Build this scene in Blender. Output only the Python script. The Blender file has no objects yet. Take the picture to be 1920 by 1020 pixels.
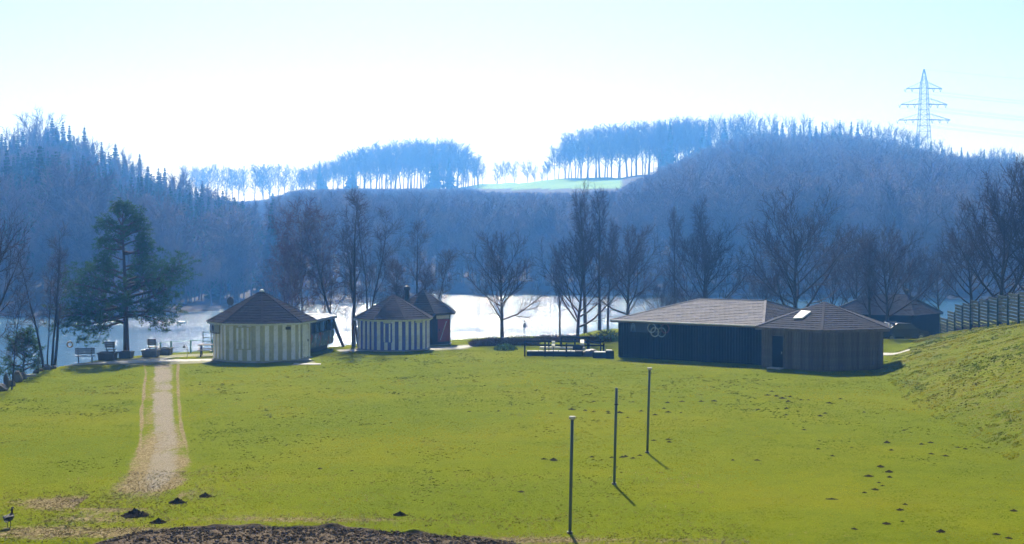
import bpy, bmesh, math, random
import numpy as np
from mathutils import Vector, Matrix

random.seed(7); RNG = np.random.default_rng(7)
SC = bpy.context.scene
WZ = -5.0                         # lake level below the lawn
COL = SC.collection
R = math.radians

# ------------------------------------------------------------------ camera
FPX = 2800.0                      # focal length in pixels of the 1920 px wide photograph
CAMZ = 8.0
PITCH = math.atan(80.0 / FPX)
cam_d = bpy.data.cameras.new("camera"); cam = bpy.data.objects.new("camera", cam_d); COL.objects.link(cam)
cam_d.sensor_width = 36.0; cam_d.lens = FPX / 1920.0 * 36.0
cam_d.clip_start = 0.5; cam_d.clip_end = 6000
cam.location = (0, 0, CAMZ); cam.rotation_euler = (R(90) - PITCH, 0, 0)
SC.camera = cam

# ------------------------------------------------------------------ world, sun, exposure
SUN_EL, SUN_AZ = R(40.0), R(-4.5)          # azimuth from +Y, negative = to the left
w = bpy.data.worlds.new("World"); SC.world = w; w.use_nodes = True
wn = w.node_tree; wn.nodes.clear()
sky = wn.nodes.new("ShaderNodeTexSky"); sky.sky_type = 'NISHITA'; sky.sun_disc = False
sky.sun_elevation = SUN_EL; sky.sun_rotation = SUN_AZ
sky.altitude = 300; sky.air_density = 0.8; sky.dust_density = 0.9; sky.ozone_density = 1.2
bg = wn.nodes.new("ShaderNodeBackground"); bg.inputs[1].default_value = 0.05
wo = wn.nodes.new("ShaderNodeOutputWorld")
wn.links.new(sky.outputs[0], bg.inputs[0]); wn.links.new(bg.outputs[0], wo.inputs[0])
sl = bpy.data.lights.new("sun", 'SUN'); sl.energy = 5.0; sl.angle = R(0.53); sl.color = (1.0, 0.95, 0.87)
so = bpy.data.objects.new("sun", sl); COL.objects.link(so)
sdir = Vector((math.sin(SUN_AZ) * math.cos(SUN_EL), math.cos(SUN_AZ) * math.cos(SUN_EL), math.sin(SUN_EL)))
so.rotation_euler = sdir.to_track_quat('Z', 'Y').to_euler(); so.location = (0, 0, 60)
vs = SC.view_settings
vs.view_transform = 'Standard'; vs.look = 'None'; vs.exposure = 1.03; vs.gamma = 1.0; vs.use_curve_mapping = False
SC.render.engine = 'CYCLES'
cy = SC.cycles
cy.max_bounces = 6; cy.diffuse_bounces = 2; cy.glossy_bounces = 3; cy.transmission_bounces = 3
cy.volume_bounces = 1; cy.transparent_max_bounces = 6; cy.sample_clamp_indirect = 6.0
cy.use_denoising = True

# ------------------------------------------------------------------ helpers
CR = Matrix.Rotation(R(90) - PITCH, 3, 'X')
def ray(px, py):
    return (CR @ Vector(((px - 960) / FPX, -(py - 510) / FPX, -1.0))).normalized()
def at(px, py, z=0.0):            # point where the sight line meets height z
    d = ray(px, py); t = (z - CAMZ) / d.z
    return Vector((d.x * t, d.y * t, z))
def atY(px, py, Y):               # point of the sight line at depth Y
    d = ray(px, py); t = Y / d.y
    return Vector((d.x * t, Y, CAMZ + d.z * t))
def atP(px, py, p0, n):
    d = ray(px, py); o = Vector((0, 0, CAMZ))
    t = (Vector(p0) - o).dot(n) / d.dot(n)
    return o + d * t

def tag(o, label=None, cat=None, group=None, kind=None):
    if label: o['label'] = label
    if cat: o['category'] = cat
    if group: o['group'] = group
    if kind: o['kind'] = kind
    return o
def empty(name, loc, label, cat, group=None, rz=0.0):
    o = bpy.data.objects.new(name, None); COL.objects.link(o)
    o.empty_display_size = 0.3
    o.location = loc; o.rotation_euler = (0, 0, rz)
    return tag(o, label, cat, group)
def link(name, me, parent=None, loc=(0, 0, 0), rot=(0, 0, 0), scale=(1, 1, 1)):
    o = bpy.data.objects.new(name, me); COL.objects.link(o)
    o.location = loc; o.rotation_euler = rot; o.scale = scale
    if parent is not None: o.parent = parent
    return o
def copy_tree(o, parent=None):
    c = o.copy(); COL.objects.link(c)
    if parent is not None: c.parent = parent
    for ch in list(o.children): copy_tree(ch, c)
    return c

class MB:
    """collects boxes, tubes and faces; build() links ONE mesh object"""
    def __init__(s): s.v = []; s.f = []; s.sm = []
    def face(s, pts, smooth=False):
        n = len(s.v); s.v += [tuple(p) for p in pts]; s.f.append(tuple(range(n, n + len(pts)))); s.sm.append(smooth)
    def raw(s, v, f, smooth=False):
        n = len(s.v); s.v += [tuple(p) for p in v]
        for q in f: s.f.append(tuple(i + n for i in q)); s.sm.append(smooth)
    def box(s, c, size, rz=0.0, ax=None):
        hx, hy, hz = size[0] / 2, size[1] / 2, size[2] / 2
        pts = [Vector((x, y, z)) for x in (-hx, hx) for y in (-hy, hy) for z in (-hz, hz)]
        M = Matrix.Rotation(rz, 3, 'Z') if ax is None else ax
        s.raw([M @ p + Vector(c) for p in pts],
              [(0, 1, 3, 2), (4, 6, 7, 5), (0, 4, 5, 1), (2, 3, 7, 6), (0, 2, 6, 4), (1, 5, 7, 3)])
    def bar(s, a, b, wx, wy=None, up=(0, 0, 1)):
        a = Vector(a); b = Vector(b); d = b - a; L = d.length
        if L < 1e-6: return
        z = d / L; u = Vector(up)
        if abs(z.dot(u)) > 0.98: u = Vector((0, 1, 0))
        x = u.cross(z).normalized(); y = z.cross(x)
        M = Matrix((x, y, z)).transposed()
        s.box((a + b) / 2, (wx, wy or wx, L), ax=M)
    def tube(s, pts, rad, k=8, cap=True, smooth=True):
        P = [Vector(p) for p in pts]; n0 = len(s.v); rings = len(P)
        for i, p in enumerate(P):
            d = (P[min(i + 1, rings - 1)] - P[max(i - 1, 0)])
            d = d.normalized() if d.length > 1e-9 else Vector((0, 0, 1))
            u = Vector((0, 0, 1)) if abs(d.z) < 0.95 else Vector((0, 1, 0))
            x = u.cross(d).normalized(); y = d.cross(x)
            r = rad[i] if hasattr(rad, '__len__') else rad
            for j in range(k):
                a = 2 * math.pi * j / k
                s.v.append(tuple(p + x * (math.cos(a) * r) + y * (math.sin(a) * r)))
        for i in range(rings - 1):
            for j in range(k):
                a = n0 + i * k + j; b = n0 + i * k + (j + 1) % k
                s.f.append((a, b, b + k, a + k)); s.sm.append(smooth)
        if cap:
            s.f.append(tuple(n0 + j for j in reversed(range(k)))); s.sm.append(False)
            s.f.append(tuple(n0 + (rings - 1) * k + j for j in range(k))); s.sm.append(False)
    def lathe(s, prof, c=(0, 0, 0), k=16, smooth=True):
        s.tube([(c[0], c[1], c[2] + z) for r, z in prof], [max(r, 1e-4) for r, z in prof], k, True, smooth)
    def prism(s, poly, z0, z1):
        n = len(poly); b = [(p[0], p[1], z0) for p in poly]; t = [(p[0], p[1], z1) for p in poly]
        s.raw(b + t, [tuple(reversed(range(n))), tuple(range(n, 2 * n))] +
              [(i, (i + 1) % n, n + (i + 1) % n, n + i) for i in range(n)])
    def mesh(s, name, mat):
        me = bpy.data.meshes.new(name); me.from_pydata(s.v, [], s.f)
        me.polygons.foreach_set('use_smooth', s.sm)
        if mat: me.materials.append(mat)
        me.update(); return me
    def build(s, name, mat, parent=None, loc=(0, 0, 0), rot=(0, 0, 0)):
        return link(name, s.mesh(name, mat), parent, loc, rot)

# vectorised value noise
_perm = np.random.default_rng(3).random((256, 256))
def vnoise(x, y):
    xi = np.floor(x).astype(int); yi = np.floor(y).astype(int); fx = x - xi; fy = y - yi
    fx = fx * fx * (3 - 2 * fx); fy = fy * fy * (3 - 2 * fy)
    g = lambda a, b: _perm[a & 255, b & 255]
    return (g(xi, yi) * (1 - fx) * (1 - fy) + g(xi + 1, yi) * fx * (1 - fy) + g(xi, yi + 1) * (1 - fx) * fy + g(xi + 1, yi + 1) * fx * fy) * 2 - 1
def sst(t): t = np.clip(t, 0, 1); return t * t * (3 - 2 * t)

# ------------------------------------------------------------------ materials
def mat(name):
    m = bpy.data.materials.new(name); m.use_nodes = True
    nt = m.node_tree; nt.nodes.clear()
    out = nt.nodes.new("ShaderNodeOutputMaterial"); return m, nt, out
def N(nt, typ, **kw):
    n = nt.nodes.new(typ)
    for k, v in kw.items():
        if k.startswith('i_'):
            key = k[2:]; key = int(key) if key.isdigit() else key.replace('_', ' ')
            n.inputs[key].default_value = v
        else: setattr(n, k, v)
    return n
def noise(nt, vec, scale, detail=4, rough=0.55, dist=0.0):
    n = N(nt, "ShaderNodeTexNoise"); n.inputs['Scale'].default_value = scale
    n.inputs['Detail'].default_value = detail; n.inputs['Roughness'].default_value = rough
    n.inputs['Distortion'].default_value = dist
    if vec is not None: nt.links.new(vec, n.inputs['Vector'])
    return n.outputs[0]
def ramp(nt, fac, stops):
    r = N(nt, "ShaderNodeValToRGB"); e = r.color_ramp.elements
    while len(e) < len(stops): e.new(0.5)
    for q, (p, c) in zip(e, stops):
        q.position = p; q.color = (c[0], c[1], c[2], 1) if hasattr(c, '__len__') else (c, c, c, 1)
    nt.links.new(fac, r.inputs[0]); return r.outputs[0]
def mixc(nt, fac, a, b, mode='MIX'):
    m = N(nt, "ShaderNodeMix", data_type='RGBA', blend_type=mode)
    for sock, v in ((m.inputs[0], fac), (m.inputs[6], a), (m.inputs[7], b)):
        if hasattr(v, 'is_output'): nt.links.new(v, sock)
        elif hasattr(v, '__len__'): sock.default_value = (v[0], v[1], v[2], 1)
        else: sock.default_value = v
    return m.outputs[2]
def mth(nt, op, a, b=None, clamp=False):
    m = N(nt, "ShaderNodeMath", operation=op, use_clamp=clamp)
    for sock, v in ((m.inputs[0], a), (m.inputs[1], b)):
        if v is None: continue
        if hasattr(v, 'is_output'): nt.links.new(v, sock)
        else: sock.default_value = v
    return m.outputs[0]
def attr(nt, name): return N(nt, "ShaderNodeAttribute", attribute_name=name).outputs[2]
def bump(nt, h, strength=0.5, dist=0.05):
    b = N(nt, "ShaderNodeBump"); b.inputs['Strength'].default_value = strength; b.inputs['Distance'].default_value = dist
    nt.links.new(h, b.inputs['Height']); return b.outputs[0]
def principled(nt, out, col, rough=0.8, spec=0.3, metal=0.0, normal=None):
    p = N(nt, "ShaderNodeBsdfPrincipled")
    if hasattr(col, 'is_output'): nt.links.new(col, p.inputs['Base Color'])
    else: p.inputs['Base Color'].default_value = (*col, 1)
    if hasattr(rough, 'is_output'): nt.links.new(rough, p.inputs['Roughness'])
    else: p.inputs['Roughness'].default_value = rough
    p.inputs['Specular IOR Level'].default_value = spec; p.inputs['Metallic'].default_value = metal
    if normal is not None: nt.links.new(normal, p.inputs['Normal'])
    nt.links.new(p.outputs[0], out.inputs[0]); return p
def pos(nt, kind='Object', scale=(1, 1, 1)):
    t = N(nt, "ShaderNodeTexCoord"); m = N(nt, "ShaderNodeMapping"); m.inputs['Scale'].default_value = scale
    nt.links.new(t.outputs[kind], m.inputs[0]); return m.outputs[0]
def worn(name, c, var=0.25, scale=3.0, rough=0.8, spec=0.25, bstr=0.3, stretch=(1, 1, 1), metal=0.0, randper=0.0, dirt=None):
    """a plain surface colour with uneven wear and grain"""
    m, nt, out = mat(name); v = pos(nt, 'Object', stretch)
    n1 = noise(nt, v, scale, 5, 0.6); n2 = noise(nt, v, scale * 9, 3, 0.6)
    lo = [x * (1 - var) for x in c]; hi = [min(1, x * (1 + var)) for x in c]
    col = ramp(nt, n1, [(0.3, lo), (0.7, hi)])
    col = mixc(nt, 0.5, col, ramp(nt, n2, [(0.35, [x * 0.75 for x in c]), (0.65, hi)]))
    if dirt: col = mixc(nt, ramp(nt, noise(nt, pos(nt, 'Object'), 1.3, 5, 0.7), [(0.5, 0.0), (0.72, 0.75)]), col, dirt)
    if randper:
        oi = N(nt, "ShaderNodeObjectInfo"); h = N(nt, "ShaderNodeHueSaturation")
        nt.links.new(mth(nt, 'ADD', mth(nt, 'MULTIPLY', oi.outputs['Random'], randper * 2), 1 - randper), h.inputs['Value'])
        nt.links.new(col, h.inputs['Color']); col = h.outputs[0]
    principled(nt, out, col, rough, spec, metal, bump(nt, n2, bstr, 0.02)); return m

# ================================================================== TERRAIN
LAND = np.array([(-60, 10), (-36, 50), (-25.6, 72.5), (-26.6, 79), (-26.8, 85.5), (-25.2, 92), (-22.6, 96.4), (-18.5, 99.2),
                 (-12, 101.8), (-9.5, 107.5), (-4.0, 108.5), (-2.5, 109.8), (1, 111.5), (4.5, 112), (7.0, 119), (12, 124), (22, 133), (40, 150),
                 (75, 165), (160, 150), (220, 60), (220, -60), (-60, -60)], float)
def land_dist(x, y):
    """distance outside the land outline (0 inside)"""
    x = np.asarray(x, float); y = np.asarray(y, float); best = np.full(x.shape, 1e9); ins = np.zeros(x.shape, bool)
    n = len(LAND)
    for i in range(n):
        ax, ay = LAND[i]; bx, by = LAND[(i + 1) % n]
        dx, dy = bx - ax, by - ay
        t = np.clip(((x - ax) * dx + (y - ay) * dy) / (dx * dx + dy * dy), 0, 1)
        best = np.minimum(best, np.hypot(x - ax - t * dx, y - ay - t * dy))
        c = ((ay > y) != (by > y)) & (x < (bx - ax) * (y - ay) / (by - ay + 1e-12) + ax)
        ins ^= c
    return np.where(ins, 0.0, best), np.where(ins, best, 0.0)
TY = [20, 40, 52, 68, 86, 97, 110, 130]; TX = [17.5, 17.3, 17.3, 18.2, 20.9, 25.0, 30.0, 40]
HY = [20, 40, 70, 92, 100, 110, 117, 127]; HH = [4.4, 4.0, 3.3, 2.35, 1.7, 0.9, 0.4, 0.0]
def bank_t(x, y): return (np.asarray(x) - np.interp(y, TY, TX)) / np.interp(y, [40, 92, 117], [10.5, 9.5, 4.0])
def gz(x, y):
    x = np.asarray(x, float); y = np.asarray(y, float)
    out, ins = land_dist(x, y)
    z = 0.05 * vnoise(x / 9 + 3, y / 14) + 0.018 * vnoise(x / 1.7, y / 1.9) 
    z = z * np.clip(ins / 2, 0, 1)
    t = np.clip(bank_t(x, y), 0, 1)
    prof = np.where(t < 0.75, t * 1.12, 0.84 + 0.16 * sst((t - 0.75) / 0.25))
    prof = np.minimum(prof, sst(t * 2.2) * 0.45 + prof * 0.6)
    z = z + np.interp(y, HY, HH) * prof + 0.07 * vnoise(x * 1.1, y * 0.9) * (t > 0.05)
    z = z - 1.3 * sst((y - 108) / 11) * sst((x - 9) / 5)
    o = np.clip(out, 0, 12)
    z = z - np.where(o > 0, np.minimum(o * 0.95, 9.5 + 0 * o), 0) * (0.85 + 0.25 * vnoise(x / 1.3, y / 1.3))
    return z
def gzf(x, y): return float(gz(np.array([x]), np.array([y]))[0])
def on_ground(px, py, it=6):
    p = at(px, py, 0)
    for _ in range(it): p = at(px, py, gzf(p.x, p.y))
    return p

def grid_mesh(name, xs, ys, zf, m, attrs=None, smooth=True):
    X, Y = np.meshgrid(xs, ys, indexing='ij'); Z = zf(X, Y)
    nx, ny = X.shape; V = np.stack([X, Y, Z], -1).reshape(-1, 3)
    i, j = np.meshgrid(np.arange(nx - 1), np.arange(ny - 1), indexing='ij'); a = (i * ny + j).ravel()
    F = np.stack([a, a + ny, a + ny + 1, a + 1], -1)
    me = bpy.data.meshes.new(name); me.vertices.add(len(V)); me.vertices.foreach_set('co', V.ravel())
    me.loops.add(F.size); me.loops.foreach_set('vertex_index', F.ravel().astype(np.int32))
    me.polygons.add(len(F)); me.polygons.foreach_set('loop_start', np.arange(0, F.size, 4, dtype=np.int32))
    me.polygons.foreach_set('loop_total', np.full(len(F), 4, np.int32))
    me.update(calc_edges=True); me.polygons.foreach_set('use_smooth', np.full(len(F), smooth))
    for k, v in (attrs or {}).items():
        at_ = me.attributes.new(k, 'FLOAT', 'POINT'); at_.data.foreach_set('value', v(X, Y).ravel().astype(np.float32))
    me.materials.append(m); return me

GRASS_A, GRASS_B, GRASS_C = (0.155, 0.185, 0.003), (0.100, 0.145, 0.003), (0.23, 0.215, 0.004)
def ground_mat():
    m, nt, out = mat("ground"); v = pos(nt, 'Object')
    big = noise(nt, pos(nt, 'Object', (0.09, 0.13, 0.1)), 1.0, 4, 0.6, 0.4)
    mid = noise(nt, v, 0.9, 6, 0.65); fin = noise(nt, v, 9, 5, 0.7); vf = noise(nt, pos(nt, 'Object', (1, .35, 1)), 26, 3, 0.7)
    g = ramp(nt, big, [(0.36, GRASS_B), (0.5, GRASS_A), (0.62, GRASS_C)])
    g = mixc(nt, 0.45, g, ramp(nt, mid, [(0.3, (0.06, 0.088, 0.010)), (0.55, GRASS_A), (0.75, (0.17, 0.15, 0.022))]))
    g = mixc(nt, 0.5, g, ramp(nt, fin, [(0.3, (0.055, 0.082, 0.009)), (0.5, GRASS_A), (0.72, (0.16, 0.155, 0.03))]))
    g = mixc(nt, ramp(nt, vf, [(0.62, 0.0), (0.72, 0.5)]), g, (0.24, 0.21, 0.07))
    # the rough bank: drier, more straw
    bk = attr(nt, "bank")
    g = mixc(nt, mth(nt, 'MULTIPLY', bk, ramp(nt, noise(nt, v, 2.6, 5, 0.7), [(0.45, 0.0), (0.65, 0.8)])), g, (0.19, 0.17, 0.055))
    # straw-covered, trampled soil and bare soil
    st = attr(nt, "straw"); stn = noise(nt, pos(nt, 'Object', (1, .5, 1)), 5, 6, 0.75)
    strawc = ramp(nt, noise(nt, pos(nt, 'Object', (1, .4, 1)), 16, 5, 0.75), [(0.3, (0.10, 0.075, 0.032)), (0.5, (0.23, 0.18, 0.085)), (0.7, (0.42, 0.35, 0.21))])
    fs = mth(nt, 'MULTIPLY', mth(nt, 'SUBTRACT', mth(nt, 'ADD', mth(nt, 'MULTIPLY', st, 1.3), mth(nt, 'MULTIPLY', stn, 1.6)), 1.25), 3.0, True)
    g = mixc(nt, fs, g, strawc)
    gr = attr(nt, "gravel")
    gravc = ramp(nt, noise(nt, v, 30, 4, 0.8), [(0.32, (0.11, 0.090, 0.055)), (0.5, (0.26, 0.220, 0.155)), (0.66, (0.46, 0.42, 0.34))])
    fg = mth(nt, 'MULTIPLY', mth(nt, 'SUBTRACT', mth(nt, 'ADD', mth(nt, 'MULTIPLY', gr, 1.2), mth(nt, 'MULTIPLY', stn, 1.4)), 1.15), 3.0, True)
    g = mixc(nt, fg, g, gravc)
    so_ = attr(nt, "soil")
    soilc = ramp(nt, noise(nt, v, 11, 6, 0.8), [(0.3, (0.045, 0.033, 0.022)), (0.5, (0.15, 0.115, 0.08)), (0.7, (0.32, 0.26, 0.19))])
    fo = mth(nt, 'MULTIPLY', mth(nt, 'SUBTRACT', mth(nt, 'ADD', mth(nt, 'MULTIPLY', so_, 1.3), mth(nt, 'MULTIPLY', stn, 1.3)), 1.2), 3.5, True)
    g = mixc(nt, fo, g, soilc)
    g = mixc(nt, attr(nt, "shore"), g, ramp(nt, mid, [(0.3, (0.05, 0.045, 0.035)), (0.7, (0.14, 0.12, 0.09))]))
    h = mth(nt, 'ADD', mth(nt, 'MULTIPLY', fin, 0.6), mth(nt, 'MULTIPLY', noise(nt, v, 34, 3, 0.7), 0.5))
    principled(nt, out, g, 1.0, 0.0, 0, bump(nt, h, 0.9, 0.09)); return m
M_GROUND = ground_mat()

xs = np.unique(np.concatenate([np.linspace(-420, -40, 14), np.linspace(-40, -28.4, 16), np.arange(-28.2, 36, 0.3), np.linspace(36, 60, 24), np.linspace(60, 420, 20)]))
ys = np.unique(np.concatenate([np.linspace(-60, 20, 12), np.linspace(20, 36, 20), np.arange(36.3, 118, 0.33), np.linspace(118.5, 150, 40), np.linspace(152, 440, 24)]))
def straw_f(X, Y):
    s = np.zeros_like(X)
    for (px, py, rx, ry, a) in ((140, 945, 2.0, 1.3, .9), (90, 1000, 2.6, 1.2, .7), (250, 1000, 2.0, .9, .85), (225, 945, 1.8, 2.2, .75), (170, 975, 2.2, 1.0, .55),
                                (330, 930, 1.5, 1.2, .5), (560, 975, 5, .6, .55), (1000, 1012, 3.0, .5, .8), (690, 975, 2.2, .5, .5), (380, 880, 1.2, 2.0, .35), (1250, 1015, 4, .6, .45), (1500, 1000, 3, 1, .3)):
        p = at(px, py, 0); s = np.maximum(s, a * np.exp(-((X - p.x) / rx) ** 2 - ((Y - p.y) / ry) ** 2))
    return s
soil_f = lambda X, Y: np.maximum.reduce([a * np.exp(-((X - at(px, py).x) / rx) ** 2 - ((Y - at(px, py).y) / ry) ** 2)
          for (px, py, rx, ry, a) in ((150, 940, .8, .45, .7), (60, 1012, 1.6, .35, .55))])
bank_f = lambda X, Y: sst(bank_t(X, Y) * 4 + .2)
shore_f = lambda X, Y: np.clip(land_dist(X, Y)[0] * 1.4, 0, 1)
me = grid_mesh("ground", xs, ys, gz, M_GROUND, dict(straw=straw_f, soil=soil_f, bank=bank_f, shore=shore_f, gravel=lambda X, Y: 0 * X))
tag(link("ground", me), kind='structure')

# ---- worn gravel track and the pale path: draped strips 4 mm above the lawn
def strip(name, rows, nu, m, attrs, lift=0.006, kind='structure'):
    """rows = [(left point, right point)], attrs: name -> f(u, v_index)"""
    V = []; A = {k: [] for k in attrs}
    for i, (a, b) in enumerate(rows):
        for j in range(nu + 1):
            u = j / nu; x = a[0] + (b[0] - a[0]) * u; y = a[1] + (b[1] - a[1]) * u
            V.append((x, y)); [A[k].append(attrs[k](u, i / (len(rows) - 1), x, y)) for k in attrs]
    V = np.array(V); Z = gz(V[:, 0], V[:, 1]) + lift
    me = bpy.data.meshes.new(name); n1 = nu + 1
    F = [(i * n1 + j, i * n1 + j + 1, (i + 1) * n1 + j + 1, (i + 1) * n1 + j) for i in range(len(rows) - 1) for j in range(nu)]
    me.from_pydata(np.column_stack([V, Z]).tolist(), [], F); me.polygons.foreach_set('use_smooth', [True] * len(F))
    for k in attrs: me.attributes.new(k, 'FLOAT', 'POINT').data.foreach_set('value', np.array(A[k], np.float32))
    me.materials.append(m); me.update()
    # face up
    if me.polygons[0].normal.z < 0: me.flip_normals()
    return tag(link(name, me), kind=kind)
tr = [(680, 268, 336), (700, 270, 335), (720, 268, 335), (745, 264, 337), (780, 261, 339), (805, 261, 343), (830, 260, 350), (860, 254, 353), (880, 242, 352), (900, 228, 345), (920, 205, 325), (940, 180, 300), (955, 160, 285)]
TRY = [at(300, t[0]).y for t in tr]
def track_x(y):
    yy = TRY[::-1]
    return (np.interp(y, yy, [at(t[1], t[0]).x for t in tr][::-1]), np.interp(y, yy, [at(t[2], t[0]).x for t in tr][::-1]))
rows = []
for y in np.arange(TRY[-1], TRY[0] + .2, 0.3):
    l, r = track_x(y); c = (l + r) / 2; hw = (r - l) / 2 * 1.35
    rows.append(((c - hw, y), (c + hw, y)))
def g_fn(u, v, x, y):
    t = (u - .5) * 2.7; k = math.exp(-((t - .12) / .60) ** 4) * min(1, v * 9)
    return k * (0.74 + .30 * float(vnoise(np.array([x * 1.1]), np.array([y * .5]))[0]))
def vn1(q): return float(vnoise(np.array([q]), np.array([.5]))[0])
def s_fn(u, v, x, y):
    t = (u - .5) * 2.7
    a = math.exp(-((t + .9 + .04 * vn1(y * .35)) / (.10 + .03 * vn1(y * .9 + 5))) ** 2) + math.exp(-((t - .95 + .04 * vn1(y * .3 + 9)) / (.11 + .03 * vn1(y * .8 + 2))) ** 2)
    b = (.62 * math.exp(-(t / 1.0) ** 4)) * (1 - .35 * v) + .95 * math.exp(-(t / 1.2) ** 4) * max(0, 1 - v * 2.4)
    wob = .8 + .35 * float(vnoise(np.array([x * .9 + 9]), np.array([y * .45]))[0])
    return max(a * (.95 if v > .25 else v * 3.6), b) * wob * min(1, v * 14)
strip("gravel_track", rows, 36, M_GROUND, dict(gravel=g_fn, straw=s_fn, soil=lambda u, v, x, y: .25 * math.exp(-((u - .5) * 3) ** 2) * (math.sin(v * 60) > .6), bank=lambda *a: 0, shore=lambda *a: 0))

def paved():
    m, nt, out = mat("paved_path"); v = pos(nt, 'Object')
    c = ramp(nt, noise(nt, v, 2.2, 6, 0.65), [(0.3, (0.36, 0.34, 0.30)), (0.7, (0.52, 0.50, 0.45))])
    c = mixc(nt, .45, c, ramp(nt, noise(nt, v, 40, 2), [(0.3, (0.28, 0.26, 0.23)), (0.7, (0.60, 0.58, 0.54))]))
    e = attr(nt, "edge"); en = noise(nt, v, 3.5, 5, .7)
    f = mth(nt, 'MULTIPLY', mth(nt, 'SUBTRACT', mth(nt, 'ADD', e, mth(nt, 'MULTIPLY', en, .8)), .75), 4, True)
    c = mixc(nt, f, c, mixc(nt, noise(nt, v, 14), (0.08, 0.10, 0.015), (0.17, 0.15, 0.06)))
    principled(nt, out, c, .85, .2, 0, bump(nt, noise(nt, v, 60, 2), .3, .01)); return m
M_PAVED = paved()
edge = lambda u, v, x, y: abs(u - .5) * 2
def path_rows(lst, step=.4):
    """lst = [(px_far, py_far, px_near, py_near)]"""
    P = [(at(a, b), at(c, d)) for a, b, c, d in lst]; rows = []
    for (a0, b0), (a1, b1) in zip(P, P[1:]):
        k = max(2, int(((a1 - a0).length + (b1 - b0).length) / 2 / step))
        for i in range(k): t = i / k; rows.append((a0.lerp(a1, t)[:2], b0.lerp(b1, t)[:2]))
    rows.append((P[-1][0][:2], P[-1][1][:2])); return rows
strip("path", path_rows([(118, 684.5, 122, 686.5), (160, 680, 166, 684.5), (200, 675.5, 210, 683.5), (250, 671, 268, 683.5), (290, 667.5, 320, 682.5), (330, 664.5, 380, 680), (395, 662, 440, 678), (470, 660, 520, 680), (560, 659, 596, 684)]),
      8, M_PAVED, dict(edge=edge), .010)
strip("path", path_rows([(628, 656.5, 640, 661), (660, 654, 668, 661), (700, 652, 700, 660), (800, 650.5, 806, 659), (850, 648.5, 868, 656.5), (878, 647, 888, 652)]), 6, M_PAVED, dict(edge=edge), .010)
strip("path", path_rows([(1650, 661, 1652, 667), (1685, 662, 1688, 666.5), (1705, 661.5, 1706, 665)]), 4, M_PAVED, dict(edge=edge), .014)
# grass islet between the two arms of the path
def islet():
    pts = [(308, 672.3), (330, 669.6), (355, 668.3), (402, 667.2), (402, 671.8), (350, 673), (320, 673.2)]
    mb = MB(); mb.face([(p.x, p.y, gzf(p.x, p.y) + .026) for p in (at(a, b) for a, b in reversed(pts))])
    me = mb.mesh("grass_islet", M_GROUND)
    if me.polygons[0].normal.z < 0: me.flip_normals()
    tag(link("grass_islet", me), kind='structure')
islet()

# ---- bare soil bed at the foot of the picture
def soil_bed():
    top = [(150, 1040), (185, 1026), (225, 1012), (275, 1001), (340, 996), (420, 994), (520, 993), (620, 994), (690, 997), (760, 1002), (830, 1007), (900, 1012), (960, 1020), (1020, 1034)]
    T = [at(a, b) for a, b in top]; tx = [p.x for p in T]; ty = [p.y for p in T]
    xs = np.arange(tx[0], tx[-1], .07); n = 46
    Z = []; V = []; S = []; W = []
    for x in xs:
        yt = np.interp(x, tx, ty) + .18 * vnoise(np.array([x * 1.3]), np.array([0.]))[0]
        for j in range(n + 1):
            y = yt - (yt - 33.5) * (j / n) ** 1.4; V.append((x, y))
            d = yt - y; dd = min(d / .16, 1); 
            S.append(1.1 if d > .05 else .3); W.append(.45 * max(0, 1 - abs(x - tx[0]) / 3) + .52)
            Z.append(.03 * (1 - dd) if d < .16 else 0)
    V = np.array(V); X, Y = V[:, 0], V[:, 1]
    base = gz(X, Y); rough = .06 * np.abs(vnoise(X * 3.1, Y * 2.3)) + .05 * np.abs(vnoise(X * 7.7, Y * 6.1)) + .03 * vnoise(X * 17, Y * 15)
    yt_ = np.interp(X, tx, ty); inn = np.clip((yt_ - Y) / .5, 0, 1)
    lip = .15 * np.exp(-((yt_ - Y + .02) / .14) ** 2) * (.6 + .6 * np.clip(vnoise(X * 1.9, Y * 0 + 4), 0, 1))
    Zf = base + .012 + rough * inn + lip
    me = bpy.data.meshes.new("soil_bed"); n1 = n + 1
    F = [(i * n1 + j, i * n1 + j + 1, (i + 1) * n1 + j + 1, (i + 1) * n1 + j) for i in range(len(xs) - 1) for j in range(n)]
    me.from_pydata(np.column_stack([V, Zf]).tolist(), [], F)
    me.attributes.new("soil", 'FLOAT', 'POINT').data.foreach_set('value', np.array(S, np.float32))
    me.attributes.new("straw", 'FLOAT', 'POINT').data.foreach_set('value', (np.array(W) * 0.75).astype(np.float32))
    me.materials.append(M_GROUND)
    if me.polygons[0].normal.z < 0: me.flip_normals()
    tag(link("soil_bed", me), kind='structure')
    return tx, ty
SOIL_TX, SOIL_TY = soil_bed()

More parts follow.
